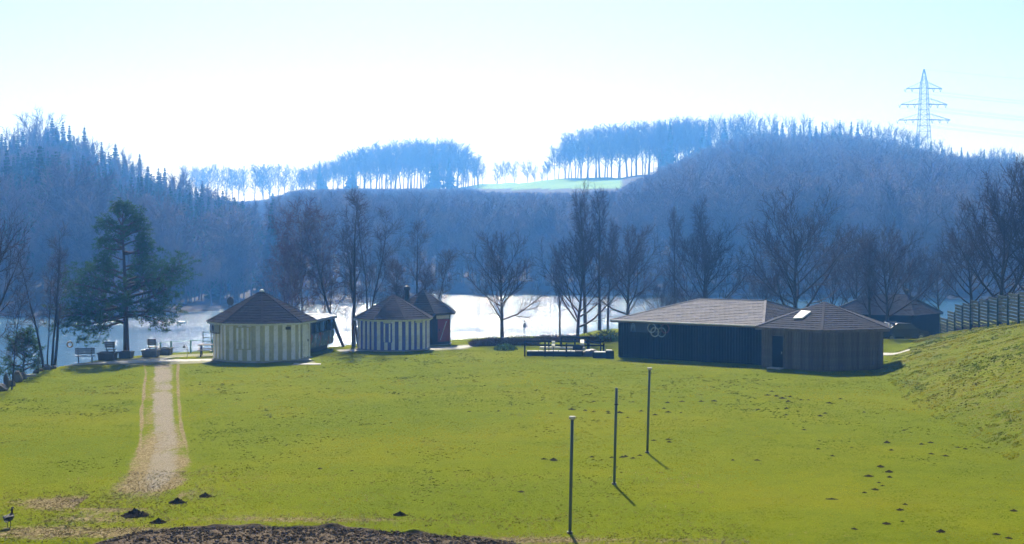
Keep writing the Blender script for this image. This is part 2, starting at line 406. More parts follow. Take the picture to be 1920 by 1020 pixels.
# ---- water
def water_mat():
    m, nt, out = mat("water"); g = N(nt, "ShaderNodeNewGeometry"); 
    mp = N(nt, "ShaderNodeMapping"); mp.inputs['Scale'].default_value = (0.35, 1.0, 1); mp.inputs['Rotation'].default_value = (0, 0, R(14))
    nt.links.new(g.outputs['Position'], mp.inputs[0]); v = mp.outputs[0]
    h1 = noise(nt, v, 0.30, 3, 0.6, .4); h2 = noise(nt, v, 1.5, 4, 0.65, .5); h3 = noise(nt, v, 6, 3, .7)
    calm = ramp(nt, noise(nt, pos(nt, 'Object', (.004, .02, 1)), 1.0, 3, .6), [(.35, .45), (.65, 1.0)])
    h = mth(nt, 'ADD', mth(nt, 'MULTIPLY', h1, 2.4), mth(nt, 'ADD', mth(nt, 'MULTIPLY', h2, 0.7), mth(nt, 'MULTIPLY', h3, .26)))
    b = N(nt, "ShaderNodeBump"); b.inputs['Distance'].default_value = 0.26
    nt.links.new(h, b.inputs['Height']); nt.links.new(calm, b.inputs['Strength'])
    p = principled(nt, out, (0.018, 0.085, 0.15), 0.13, .5, 0, b.outputs[0]); p.inputs['IOR'].default_value = 1.333
    return m
mb = MB(); mb.face([(-500, 40, WZ), (600, 40, WZ), (600, 420, WZ), (-500, 420, WZ)])
tag(mb.build("water", water_mat()), kind='structure')

# ---- far shore and hills: one terrain sheet in polar order
DS = ([-1600, -400, 0, 300, 400, 450, 500, 540, 560, 620, 700, 740, 800, 1400, 2000, 3600], [q * 1.182 for q in (165, 180, 190, 193, 203, 212, 222, 223, 221, 221, 226, 240, 256, 247, 232, 200)])
DB = ([-1600, 300, 600, 900, 1030, 1200, 1700, 2000, 3600], [q * 1.12 for q in (820, 830, 700, 680, 640, 610, 620, 650, 600)])
DA = 465.0
YC = ([-1600, 300, 500, 650, 880, 900, 1000, 1160, 1200, 1400, 1600, 1720, 1800, 1920, 2300, 3600], [395, 388, 375, 352, 350, 345, 339, 333, 326, 314, 320, 336, 351, 366, 380, 400])
AZ = ([-1600, -300, 100, 200, 300, 400, 460, 500, 540], [17, 20, 20, 16.5, 9.5, 2, -2, -4, -9])
def hz(px, d):
    ds = np.interp(px, *DS); db = np.interp(px, *DB); yc = np.interp(px, *YC); zc = 8 + (430 - yc) * db / FPX
    s = (d - ds) / (db - ds)
    zb = np.where(s < 1, WZ + (zc - WZ) * np.clip(s, 0, 1) ** .92, zc - (d - db) * .05)
    za = np.interp(px, *AZ); a = (d - ds) / (DA - ds)
    zA = np.where(a < 1, WZ + (za - WZ) * np.sin(np.clip(a, 0, 1) * math.pi / 2), za - (d - DA) * .07)
    z = np.maximum(zb, zA)
    x = (px - 960) / FPX * d
    z = z + (1.6 * vnoise(x / 31, d / 37) + .7 * vnoise(x / 11, d / 12)) * np.clip((d - ds) / 40, 0, 1)
    return np.where(d < ds, WZ - (ds - d) * .35, z + .25)
def hxy(x, y):                      # world x,y -> height of the hills
    return hz(960 + FPX * np.asarray(x) / np.asarray(y), np.asarray(y))
def hills_mat():
    m, nt, out = mat("hills"); v = pos(nt, 'Object')
    leaf = ramp(nt, noise(nt, v, .12, 6, .7), [(.3, (.030, .026, .020)), (.5, (.055, .044, .034)), (.7, (.045, .045, .025))])
    leaf = mixc(nt, .5, leaf, ramp(nt, noise(nt, v, 1.1, 4, .7), [(.3, (.03, .026, .02)), (.7, (.07, .058, .045))]))
    mead = ramp(nt, noise(nt, v, .05, 5, .6), [(.3, (.11, .24, .035)), (.7, (.16, .30, .045))])
    c = mixc(nt, attr(nt, "meadow"), leaf, mead)
    c = mixc(nt, attr(nt, "sand"), c, (.20, .18, .15))
    principled(nt, out, c, .95, .1); return m
pxs = np.concatenate([np.linspace(-1600, -250, 24), np.linspace(-220, 2140, 300), np.linspace(2200, 3600, 22)])
dvals = np.concatenate([np.linspace(-30, 0, 5), np.linspace(1, 12, 8), np.linspace(15, 340, 50), np.linspace(350, 760, 70), np.linspace(780, 1250, 16)])
PX, DD = np.meshgrid(pxs, dvals, indexing='ij'); D = DD + np.interp(PX, *DS)
V = np.stack([(PX - 960) / FPX * D, D, hz(PX, D)], -1)
def meadow_mask(px, d):
    db = np.interp(px, *DB); yp = 430 - (hz(px, d) - 8) * FPX / d
    lim = np.interp(px, [840, 870, 900, 1000, 1165, 1190], [349, 351, 354, 354, 354, 350])
    return ((px > 868) & (px < 1168) & (d > db - 145) & (yp < lim)) | ((px > 868) & (px < 1168) & (d > db))
nx, ny = PX.shape
i, j = np.meshgrid(np.arange(nx - 1), np.arange(ny - 1), indexing='ij'); a = (i * ny + j).ravel()
F = np.stack([a, a + ny, a + ny + 1, a + 1], -1)
me = bpy.data.meshes.new("hills"); me.from_pydata(V.reshape(-1, 3).tolist(), [], F.tolist())
me.polygons.foreach_set('use_smooth', [True] * len(me.polygons))
me.attributes.new("meadow", 'FLOAT', 'POINT').data.foreach_set('value', meadow_mask(PX, D).ravel().astype(np.float32))
sand = ((DD > -2) & (DD < 2.0) & (vnoise(PX / 23, PX * 0) > .1)) * .4 + ((DD > -2) & (DD < 5) & (((PX > 395) & (PX < 445)) | ((PX > 545) & (PX < 705)))) * .6
me.attributes.new("sand", 'FLOAT', 'POINT').data.foreach_set('value', np.clip(sand, 0, 1).ravel().astype(np.float32))
me.materials.append(hills_mat()); me.update()
tag(link("hills", me), kind='structure')

# ================================================================== TREES
def bark(name, c, randper=.18, rough=.9):
    m, nt, out = mat(name); v = pos(nt, 'Object', (1, 1, .25))
    col = ramp(nt, noise(nt, v, 9, 5, .7), [(.3, [x * .55 for x in c]), (.7, [min(1, x * 1.5) for x in c])])
    oi = N(nt, "ShaderNodeObjectInfo"); h = N(nt, "ShaderNodeHueSaturation")
    nt.links.new(mth(nt, 'ADD', mth(nt, 'MULTIPLY', oi.outputs['Random'], randper * 2), 1 - randper), h.inputs['Value'])
    nt.links.new(col, h.inputs['Color'])
    principled(nt, out, h.outputs[0], rough, .15); return m
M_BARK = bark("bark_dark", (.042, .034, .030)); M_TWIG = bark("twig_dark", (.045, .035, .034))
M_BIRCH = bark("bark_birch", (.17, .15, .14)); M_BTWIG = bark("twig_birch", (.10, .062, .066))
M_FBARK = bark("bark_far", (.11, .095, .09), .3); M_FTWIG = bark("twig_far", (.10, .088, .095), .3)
M_PBARK = bark("bark_pine", (.060, .040, .030))
def needles(name, c, tr=.35):
    m, nt, out = mat(name); v = pos(nt, 'Object')
    col = ramp(nt, noise(nt, v, .9, 4, .6), [(.3, [x * .6 for x in c]), (.7, [x * 1.45 for x in c])])
    d = N(nt, "ShaderNodeBsdfDiffuse"); t = N(nt, "ShaderNodeBsdfTranslucent"); mx = N(nt, "ShaderNodeMixShader")
    mx.inputs[0].default_value = tr
    nt.links.new(col, d.inputs[0]); nt.links.new(mixc(nt, .5, col, (c[0] * 1.8, c[1] * 1.8, c[2] * .8)), t.inputs[0])
    nt.links.new(d.outputs[0], mx.inputs[1]); nt.links.new(t.outputs[0], mx.inputs[2]); nt.links.new(mx.outputs[0], out.inputs[0]); return m
M_NEEDLE = needles("needles_pine", (.034, .068, .022)); M_SPRUCE = needles("needles_spruce", (.045, .080, .045), .2)
M_HEDGE = bark("hedge_twigs", (.115, .062, .040)); M_SHRUB = needles("shrub_leaves", (.055, .10, .025))

def perp(d, rnd):
    u = Vector((rnd.gauss(0, 1), rnd.gauss(0, 1), rnd.gauss(0, 1))); u -= d * u.dot(d)
    return u.normalized() if u.length > 1e-6 else Vector((1, 0, 0))
class Tree:
    """chains of points with radii, grown level by level"""
    def __init__(s, seed): s.r = random.Random(seed); s.ch = []
    def chain(s, p, d, L, r, lev, nseg, wob, up, r_end=.25):
        pts = [p.copy()]; rad = [r]; d = d.normalized()
        for i in range(nseg):
            d = (d + perp(d, s.r) * s.r.uniform(0, wob) + Vector((0, 0, up))).normalized()
            p = p + d * (L / nseg); pts.append(p.copy()); rad.append(r * (1 - (1 - r_end) * (i + 1) / nseg))
        s.ch.append((lev, pts, rad)); return pts, rad, d
    def sub(s, pts, rad, n, t0, t1, ang, Lf, rf, lev, nseg, wob, up, minr=.004):
        res = []; az = s.r.uniform(0, 6.28)
        for k in range(n):
            t = t0 + (t1 - t0) * (k + s.r.uniform(.1, .9)) / n
            f = t * (len(pts) - 1); i = min(int(f), len(pts) - 2); q = f - i
            p = pts[i].lerp(pts[i + 1], q); ax = (pts[i + 1] - pts[i]).normalized(); rr = rad[i] + (rad[i + 1] - rad[i]) * q
            az += 2.4 + s.r.uniform(-.5, .5)
            u = ax.orthogonal().normalized(); u = Matrix.Rotation(az, 3, ax) @ u
            a = ang(t) * s.r.uniform(.8, 1.2) if callable(ang) else ang * s.r.uniform(.75, 1.25)
            d = ax * math.cos(a) + u * math.sin(a)
            L = (Lf(t) if callable(Lf) else Lf) * s.r.uniform(.75, 1.2)
            res.append(s.chain(p, d, L, max(rr * rf, minr), lev, nseg, wob, up))
        return res
    def meshes(s, split, mt, mc, name, kt=7, thin=1.0):
        a, b = MB(), MB()
        for lev, pts, rad in s.ch:
            tgt = a if lev <= split else b
            k = kt if lev == 0 else (5 if lev == 1 else 3)
            if lev >= 2 or len(pts) == 2:      # cheap open tubes that end in a point
                tgt_v0 = len(tgt.v); rr = [r * thin for r in rad]
                P = pts; nr = len(P)
                for i in range(nr - 1):
                    d = (P[i + 1] - P[i]).normalized(); x = d.orthogonal().normalized(); y = d.cross(x)
                    for j in range(3):
                        an = 2.0944 * j; tgt.v.append(tuple(P[i] + x * (math.cos(an) * rr[i]) + y * (math.sin(an) * rr[i])))
                tgt.v.append(tuple(P[-1]))
                for i in range(nr - 2):
                    for j in range(3):
                        q = tgt_v0 + i * 3; tgt.f.append((q + j, q + (j + 1) % 3, q + 3 + (j + 1) % 3, q + 3 + j)); tgt.sm.append(True)
                q = tgt_v0 + (nr - 2) * 3; e = tgt_v0 + (nr - 1) * 3
                for j in range(3): tgt.f.append((q + j, q + (j + 1) % 3, e)); tgt.sm.append(True)
            else: tgt.tube(pts, [r * thin for r in rad], k, False, True)
        return a.mesh(name + "_trunk", mt), b.mesh(name + "_crown", mc)

V3 = Vector
def round_tree(seed, H=8.0, base=.28, spread=1.0, limbs=15, dens=1.0, r0=.20):
    """street-tree habit: short trunk, many rising limbs that fan into a round crown"""
    T = Tree(seed); pts, rad, _ = T.chain(V3((0, 0, -.3)), V3((0, 0, 1)), H * .80, r0, 0, 9, .10, .05, .16)
    L1 = lambda t: H * spread * (.66 - .42 * max(0, (t - base)) )
    A1 = lambda t: 1.22 - .85 * max(0, t - base)
    l1 = T.sub(pts, rad, limbs + 3, base, .97, A1, L1, .55, 1, 6, .20, .07)
    l1.append((pts[-3:], rad[-3:], None))
    for a, b, _ in l1:
        Lm = sum((q - p).length for p, q in zip(a, a[1:]))
        for a2, b2, _ in T.sub(a, b, int(9 * dens), .22, .98, .66, lambda t: Lm * (.46 - .18 * t), .6, 2, 4, .22, .09, .020):
            L2 = sum((q - p).length for p, q in zip(a2, a2[1:]))
            for a3, b3, _ in T.sub(a2, b2, int(6 * dens), .15, 1.0, .6, lambda t: max(.25, L2 * .42), .6, 3, 3, .22, .08, .015):
                T.sub(a3, b3, 4, .2, 1.0, .6, .30, .7, 4, 2, .2, .04, .012)
    return T
def tall_tree(seed, H=9.0, base=.35, lean=(0, 0), narrow=.22, n1=15, droop=.0, r0=.11, dens=1.0):
    """birch / poplar habit: a straight leader with short steep side branches"""
    T = Tree(seed); pts, rad, _ = T.chain(V3((0, 0, -.3)), V3((lean[0], lean[1], 1)), H, r0, 0, 11, .10, .03, .10)
    for a, b, _ in T.sub(pts, rad, n1, base, .97, .62, lambda t: H * narrow * (1.25 - .9 * t), .45, 1, 5, .20, .07 - droop * .5, .014):
        L1 = sum((q - p).length for p, q in zip(a, a[1:]))
        for a2, b2, _ in T.sub(a, b, int(7 * dens), .2, 1.0, .6, lambda t: max(.4, L1 * .42), .6, 2, 4, .24, .04 - droop, .008):
            for a3, b3, _ in T.sub(a2, b2, int(5 * dens), .15, 1.0, .6, .45, .6, 3, 3, .25, .02 - droop, .012):
                T.sub(a3, b3, 3, .2, 1.0, .6, .28, .7, 4, 2, .2, -droop, .0095)
    return T
def multi_stem(seed, stems, dens=1.0):
    """several stems from one stool; stems = (dx, dy, lean_x, H, r, narrow)"""
    T = Tree(seed)
    for dx, dy, lx, H, r0, nar in stems:
        t = tall_tree(T.r.randint(0, 9999), H, .3, (lx, T.r.uniform(-.06, .06)), nar, 12, .0, r0, dens)
        for lev, p, rd in t.ch: T.ch.append((lev, [q + V3((dx, dy, 0)) for q in p], rd))
    return T
def forest_tree(seed, H=20.0, base=.45, spread=.30, thick=1.0):
    """woodland beech seen from afar: long bare bole, fan-shaped crown"""
    T = Tree(seed); pts, rad, _ = T.chain(V3((0, 0, -1)), V3((0, 0, 1)), H * .82, .26, 0, 6, .09, .03, .3)
    for a, b, _ in T.sub(pts, rad, 12, base, .98, .75, lambda t: H * spread * (1.25 - .5 * t), .6, 1, 4, .2, .10, .10):
        L1 = sum((q - p).length for p, q in zip(a, a[1:]))
        for a2, b2, _ in T.sub(a, b, 7, .2, 1.0, .65, L1 * .45, .6, 2, 3, .22, .08, .08 * thick):
            T.sub(a2, b2, 7, .1, 1.0, .7, 1.4, .6, 3, 2, .25, .05, .065 * thick)
    return T
def spruce_mesh(seed, H=20.0, Rb=3.2, base=.06, ragged=.35):
    rnd = random.Random(seed); tr_, cr = MB(), MB()
    tr_.tube([(0, 0, -1), (0, 0, H * .5), (0, 0, H)], [.28, .18, .03], 6)
    z = H * base
    while z < H * .985:
        t = (z - H * base) / (H * (1 - base)); rr = Rb * (1 - t) ** 1.0 * rnd.uniform(.85 - ragged, 1.15) + .18
        n = 7 if t < .7 else 5; off = rnd.uniform(0, 6.28)
        for k in range(n):
            a = off + k * 6.283 / n + rnd.uniform(-.3, .3); L = rr * rnd.uniform(.65, 1.15)
            dx, dy = math.cos(a), math.sin(a); drop = L * rnd.uniform(.25, .6); w_ = L * .24 + .16
            tip = V3((dx * L, dy * L, z - drop + L * .18)); mid = V3((dx * L * .55, dy * L * .55, z - drop * .6)); o = V3((0, 0, z))
            s = V3((-dy, dx, 0)) * w_
            cr.face([o, mid + s, tip]); cr.face([o, tip, mid - s])
            for q in (.45, .75):          # hanging side sprays
                c = o.lerp(tip, q) + V3((0, 0, -drop * .12)); hang = L * .30 + .4
                cr.face([c + s * .9, c - s * .3, c + V3((dx * .1, dy * .1, -hang)) + s * .5]); cr.face([c - s * .9, c + s * .3, c + V3((0, 0, -hang)) - s * .6])
        z += H * .024 + rnd.uniform(0, .2)
    return tr_.mesh("spruce_trunk", M_FBARK), cr.mesh("spruce_crown", M_SPRUCE)

def needle_tuft(mb, c, r, n, rnd, wid=.028, zb=.3):
    for _ in range(n):
        d = V3((rnd.gauss(0, 1), rnd.gauss(0, 1), rnd.gauss(zb, .7))).normalized(); p = c + d * r * rnd.uniform(0, .45)
        L = r * rnd.uniform(.45, .9); s = d.orthogonal().normalized(); s = Matrix.Rotation(rnd.uniform(0, 6.28), 3, d) @ s * wid
        mb.face([p - s, p + s, p + d * L])
def pine(root, name_seed, H, limbs, lean, tuft=.30, per=16, r0=.20):
    """Scots pine: limbs = (t on trunk, azimuth deg, length, rise)"""
    rnd = random.Random(name_seed); T = Tree(name_seed); cr = MB()
    pts, rad, _ = T.chain(V3((0, 0, -.2)), V3((lean, 0, 1)), H, r0, 0, 9, .07, .03, .16)
    for t, az, L, rise in limbs:
        f = t * 9; i = min(int(f), 8); p = pts[i].lerp(pts[i + 1], f - i); a = R(az)
        d = V3((math.cos(a), math.sin(a), rise))
        a1, b1, _ = T.chain(p, d, L, .035 + .022 * L, 1, 5, .22, .02, .3)
        n2 = max(4, int(L * 4.2))
        for a2, b2, _ in T.sub(a1, b1, n2, .28, 1.0, .75, lambda t: L * .34 * (1.15 - .5 * t) + .15, .5, 2, 3, .3, .05, .014):
            for a3, b3, _ in T.sub(a2, b2, 3, .2, 1.0, .7, .30 + .06 * L, .6, 3, 2, .3, .08, .009):
                needle_tuft(cr, a3[-1], tuft, per, rnd); needle_tuft(cr, a3[1], tuft * .8, per // 2, rnd)
            needle_tuft(cr, a2[-1], tuft, per, rnd)
    mt, mtw = T.meshes(3, M_PBARK, M_PBARK, "pine")
    link("trunk", mt, root); link("crown", cr.mesh("pine_crown", M_NEEDLE), root)

# ---- proto meshes of the bare trees on this shore
def mk(T, mt, mc, nm, split=1, thin=1.0): return T.meshes(split, mt, mc, nm, 7, thin)
BARE = dict(
    roundA=mk(round_tree(11, 8, .26, 1.0, 16), M_BARK, M_TWIG, "roundA"),
    roundB=mk(round_tree(12, 8, .20, 1.08, 17), M_BARK, M_TWIG, "roundB"),
    roundC=mk(round_tree(13, 8, .30, .92, 14), M_BARK, M_TWIG, "roundC"),
    tallA=mk(tall_tree(21, 8, .38, (.02, 0), .26, 16, .0, .19), M_BARK, M_TWIG, "tallA"),
    tallB=mk(tall_tree(22, 8, .30, (-.05, 0), .30, 15, .0, .18), M_BARK, M_TWIG, "tallB"),
    birchA=mk(tall_tree(23, 8, .25, (.0, 0), .30, 19, .10, .075), M_BIRCH, M_BTWIG, "birchA"),
    birchB=mk(tall_tree(24, 8, .22, (.05, 0), .34, 19, .09, .07), M_BIRCH, M_BTWIG, "birchB"),
)
def bare(name, proto, px, py_base, py_top, d, sx, label, cat="tree", group=None, rz=0.0, z=None):
    """px: trunk in the photo; the foot stands at depth d"""
    x = (px - 960) / FPX * d; z0 = gzf(x, d) if z is None else z
    H = 8 + (430 - py_top) * d / FPX - z0
    o = empty(name, (x, d, z0 - .05), label, cat, group, rz); k = H / 8.0
    o.scale = (k * sx, k * sx, k)
    link("trunk", BARE[proto][0], o); link("crown", BARE[proto][1], o); return o
G1 = "bare trees along the near shore"
bare("bare_tree", 'roundA', 942, 632, 452, 109, .92, "small round-crowned bare tree standing alone at the low brown hedge", group=G1, rz=1.0)
bare("bare_tree", 'roundB', 1083, 638, 440, 108, .80, "wide low bare tree behind the white notices of the wooden railing", group=G1, rz=2.2)
bare("bare_tree", 'tallA', 1097, 622, 358, 117, .62, "tallest bare tree of the near shore, left stem above the clump by the railing", group=G1)
bare("bare_tree", 'tallB', 1124, 622, 366, 118.5, .62, "tall straight bare tree right behind the tallest stem by the railing", group=G1, rz=2.9)
bare("bare_tree", 'tallA', 1140, 622, 420, 119, .55, "thin bare tree between the tall pair and the left end of the dark hall", group=G1, rz=4.1)
bare("bare_tree", 'tallB', 1050, 622, 470, 112, .55, "slight bare tree left of the wide tree behind the railing", group=G1, rz=1.1)
bare("bare_tree", 'roundA', 1176, 600, 440, 114, .92, "dense bare tree rising behind the left end of the hall roof", group=G1, rz=4.0)
bare("bare_tree", 'tallB', 1266, 600, 402, 125, .52, "narrow upright bare tree over the left part of the hall roof", group=G1, rz=.4)
bare("bare_tree", 'tallA', 1328, 600, 384, 127, .66, "tall feathery bare tree over the middle of the hall roof", group=G1, rz=.7)
bare("bare_tree", 'roundC', 1322, 600, 440, 116, .90, "dark bare tree close behind the ridge of the hall roof", group=G1, rz=5.0)
bare("bare_tree", 'roundB', 1240, 600, 530, 115, .9, "low bushy bare tree just above the slope of the hall roof", group=G1, rz=3.3)
bare("bare_tree", 'roundC', 1292, 600, 545, 114, 1.2, "lowest bushy bare tree peeping over the hall ridge", group=G1, rz=2.0)
bare("bare_tree", 'roundB', 1493, 585, 392, 112, .98, "big broad bare tree behind the valley between the two hall roofs", group=G1, rz=.3)
bare("bare_tree", 'roundC', 1432, 585, 505, 121, .9, "small purple bare tree left of the big broad one", group=G1, rz=.9)
bare("bare_tree", 'roundA', 1604, 590, 440, 130, .70, "faint bare tree left in the row before the far dark roof", group=G1, rz=1.7)
bare("bare_tree", 'tallB', 1632, 590, 446, 114, .75, "middle bare tree in the row before the far dark roof", group=G1, rz=2.1)
bare("bare_tree", 'roundC', 1664, 590, 440, 113, .86, "right bare tree with open limbs before the far dark roof", group=G1, rz=3.6)
bare("bare_tree", 'roundB', 1712, 590, 470, 142, .8, "pale bare tree above the ridge of the far dark roof", group=G1, rz=4.6)
bare("bare_tree", 'roundA', 1762, 590, 478, 150, .8, "pale bare tree between the far roof and the plank fence", group=G1, rz=5.5)
bare("bare_tree", 'roundC', 1560, 590, 475, 146, .8, "pale bare tree far behind the skylight roof", group=G1, rz=.2)
bare("bare_tree", 'roundB', 1876, 600, 352, 104, .78, "huge dark bare tree behind the plank fence", group=G1, rz=.9, z=1.0)
bare("bare_tree", 'roundA', 1935, 600, 322, 106, .80, "huge bare tree behind the fence at the right picture edge", group=G1, rz=2.9, z=1.0)
bare("bare_tree", 'roundC', 1822, 600, 430, 112, .95, "middling bare tree at the left foot of the huge ones behind the fence", group=G1, rz=3.9, z=.4)
bare("birch", 'birchA', 529, 600, 405, 106, .66, "leftmost drooping birch above the yellow hut roof", group="birches behind the yellow hut", z=-2.6)
bare("birch", 'birchB', 569, 600, 388, 104, .80, "middle and densest drooping birch behind the round kiosk", group="birches behind the yellow hut", rz=2, z=-1.6)
bare("birch", 'birchA', 612, 600, 396, 105, .74, "rightmost drooping birch between kiosk and leaning tree", group="birches behind the yellow hut", rz=4.5, z=-2.0)
bare("birch", 'birchB', 545, 600, 455, 103.5, .8, "low reddish birch right above the ridge of the yellow hut", group="birches behind the yellow hut", rz=5, z=-1.8)

def stems_tree(name, px, d, z0, stems, label, rz=0.0, seed=5, dens=1.0, mats=(M_BARK, M_TWIG)):
    x = (px - 960) / FPX * d
    mt, mc = multi_stem(seed, stems, dens).meshes(1, *mats, name, 6)
    o = empty(name, (x, d, z0), label, "tree", "bare trees along the near shore" , rz)
    link("trunk", mt, o); link("crown", mc, o); return o
stems_tree("leaning_tree", 647, 101.5, -.2, [(0, 0, -.30, 9.0, .13, .24)], "bare tree leaning left beside the grey kiosk", seed=3)
stems_tree("multi_stem_tree", 662, 102, -.2, [(0, 0, .03, 10.6, .15, .26), (.75, .2, .12, 9.2, .09, .28), (.3, .5, -.06, 8.2, .09, .22)], "tall many-stemmed bare tree left of the blue striped hut", seed=8)
stems_tree("multi_stem_tree", 688, 103, -1.6, [(0, 0, .02, 12.1, .09, .16)], "thin upright bare stem just left of the blue hut roof", seed=9)
stems_tree("multi_stem_tree", 776, 107, -1.5, [(0, 0, 0, 9.8, .11, .20), (-.7, .3, -.14, 7.4, .07, .22), (.9, 0, .24, 8.2, .08, .22), (-1.0, .6, -.02, 7.0, .06, .2), (.3, .4, .06, 7.0, .06, .2)],
           "fan of bare stems rising between the blue hut and the brown hut", seed=10)
stems_tree("multi_stem_tree", 93, 86.5, -.15, [(-.35, 0, -.12, 7.2, .085, .13), (0, .1, .02, 7.6, .08, .12), (.2, 0, .10, 8.2, .10, .13), (-.2, .15, -.04, 6.4, .05, .12)],
           "slender four-stemmed bare tree on the lawn edge left of the benches", seed=15, dens=.7)
stems_tree("sapling", 17, 74.5, -.8, [(0, 0, .02, 6.0, .055, .16)], "thin bare sapling on the bank at the far left", seed=16, dens=.7)
o = bare("bare_tree", 'roundB', -75, 700, 350, 74, .58, "bare tree reaching in from the left picture edge with pale twigs", group=G1, rz=.5, z=-1.2)

# ---- evergreens on the near shore
p0 = at(237, 665)
root = empty("scots_pine", (p0.x, p0.y, .35), "tall dark green pine rising from a planter by the water", "pine tree")
limbs = []
for t, az, L, ri in ((.20, 170, 2.2, .75), (.22, 200, 3.2, .25), (.30, 160, 3.4, .12), (.33, 185, 4.0, -.05), (.30, 10, 3.0, .1), (.36, 350, 3.6, .10), (.40, 20, 3.8, .22), (.44, 0, 3.9, .38),
                     (.42, 200, 3.3, .2), (.46, 165, 3.2, .35), (.48, 90, 2.2, .2), (.34, 270, 2.2, .1), (.50, 330, 2.6, .15), (.52, 30, 2.4, .2), (.28, 210, 3.3, -.22), (.26, 240, 2.2, -.1),
                     (.54, 190, 2.0, .15), (.26, 320, 2.6, -.1), (.38, 290, 2.2, .15), (.42, 60, 2.4, .2), (.54, 150, 1.6, .15), (.44, 250, 2.2, .2), (.24, 180, 2.9, -.28), (.47, 15, 3.0, .15), (.37, 170, 3.3, .1), (.28, 355, 2.7, -.08),
                     (.73, 0, 1.6, .0), (.72, 330, 1.7, .1), (.76, 190, 1.4, .1), (.79, 20, 1.6, .3), (.80, 180, 1.5, .2), (.83, 270, 1.2, .3), (.84, 340, 1.5, .3), (.86, 170, 1.5, .4), (.88, 60, 1.2, .4), (.89, 210, 1.3, .5),
                     (.91, 0, 1.3, .5), (.93, 140, 1.1, .7), (.95, 300, 1.0, .8), (.97, 30, .9, .9), (.985, 200, .8, 1.2), (1, 90, .7, 2), (.77, 120, 1.3, .2), (.82, 230, 1.3, .25), (.74, 355, 2.0, -.05)):
    limbs.append((t, az, L, ri))
pine(root, 4, 8.7, limbs + [(.63, 20, 1.1, .1), (.68, 190, 1.0, .1), (.60, 340, 1.3, .2), (.58, 200, 1.5, .25), (.85, 100, 1.1, .3), (.90, 320, 1.1, .4)], -.01, .27, 15)
p1 = at(44, 702, -.6)
root = empty("young_pine", (p1.x, p1.y, -1.0), "small bushy young pine on the bank at the left edge", "pine tree")
pine(root, 6, 2.9, [(.15 + .05 * k, (k * 137) % 360, 1.25 * (1.05 - .045 * k), .15 + .03 * k) for k in range(17)], .03, .24, 13, .06)

# ---- ridge trees and forest
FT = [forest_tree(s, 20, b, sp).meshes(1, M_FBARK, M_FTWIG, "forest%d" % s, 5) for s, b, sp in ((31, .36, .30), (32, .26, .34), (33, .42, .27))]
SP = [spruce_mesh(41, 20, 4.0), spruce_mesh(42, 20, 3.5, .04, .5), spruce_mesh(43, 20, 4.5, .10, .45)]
PROTO = {}
def ridge(kind, v, px, py_top, d, label, group, H=None, sx=1.0, zadd=0.0):
    d = d * (DA / 400) if d < 430 else d
    name, cat, lib = ("beech_tree", "tree", FT) if kind == 'b' else ("spruce_tree", "spruce", SP)
    x = (px - 960) / FPX * d; z0 = float(hz(np.array([px]), np.array([d]))[0]); top = 8 + (430 - py_top) * d / FPX
    d0 = d
    h = (top - z0) * (1.06 if kind == 'b' else 1.0)
    if h < 3: return
    o = empty(name, (x, d, z0 - .3), label, cat, group, random.uniform(0, 6.28)); k = h / 20
    s2 = k * sx * random.uniform(.85, 1.15)
    if kind == 's': s2 = max(s2 * 1.25, 1.0)
    o.scale = (s2, s2, k)
    tr_ = link("trunk", lib[v][0], o); cr_ = link("crown", lib[v][1], o); PROTO.setdefault((kind, v), (tr_, cr_)); return o
rr = random.Random(5)
GB = "bare trees lined up on the central hill crest"
tops = ([560, 600, 625, 650, 700, 760, 812, 850, 880, 900, 915], [322, 304, 298, 284, 272, 263, 261, 268, 282, 296, 312])
x = 562
while x < 905:
    for row in range(2):
        d = float(np.interp(x, *DB)) + rr.uniform(-8, 6) + row * 22
        ridge('b', rr.randint(0, 2), x + rr.uniform(-4, 4), float(np.interp(x, *tops)) + rr.uniform(-4, 10), d, ("bare beech " + ("in front" if row == 0 else "at the back") + " on the central hill crest, " + ["at its left end", "left of its middle", "near its middle", "right of its middle", "towards the meadow", "last before the meadow"][min(5, int((x - 560) / 58))]), GB, sx=1.0)
    x += rr.uniform(7, 11)
x = 570
while x < 905:
    ridge('b', rr.randint(0, 2), x, float(np.interp(x, *YC)) - rr.uniform(14, 48), float(np.interp(x, *DB)) - 8, 'low young tree filling the foot of the central crest row', 'young trees on the central hill crest', sx=1.5)
    x += rr.uniform(10, 26)
for x in (605, 611, 655, 662, 812, 818, 842): ridge('s', rr.randint(0, 2), x, float(np.interp(x, *tops)) + rr.uniform(8, 40), float(np.interp(x, *DB)) - 6, "dark conifer among the bare beeches on the central crest", "conifers on the central crest")
x = 350
while x < 560:
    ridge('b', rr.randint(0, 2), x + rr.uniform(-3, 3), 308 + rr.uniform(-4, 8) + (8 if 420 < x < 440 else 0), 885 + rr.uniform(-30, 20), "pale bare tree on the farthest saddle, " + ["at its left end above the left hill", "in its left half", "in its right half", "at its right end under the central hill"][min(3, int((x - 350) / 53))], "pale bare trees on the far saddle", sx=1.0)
    x += rr.uniform(8, 15) + (14 if 535 < x < 548 else 0)
for x, y in ((905, 306), (932, 305), (948, 300), (965, 303), (990, 300), (1003, 310), (1018, 318)):
    ridge('b', rr.randint(0, 2), x, y, float(np.interp(x, *DB)) + (50 if x > 920 else 4), "slight pale bare tree standing on the skyline of the green meadow", "bare trees along the meadow skyline", sx=.95)
for x, y, k in ((520, 372, 's'), (600, 300, 's'), (512, 360, 's'), (1022, 330, 's'), (547, 345, 'b')):
    ridge(k, 1, x, y, float(np.interp(x, *DB)) - 20, "dark conifer below the skyline left of the central hill" if k == 's' else "bare tree below the skyline left of the central hill", "conifers on the central crest" if k == 's' else None)
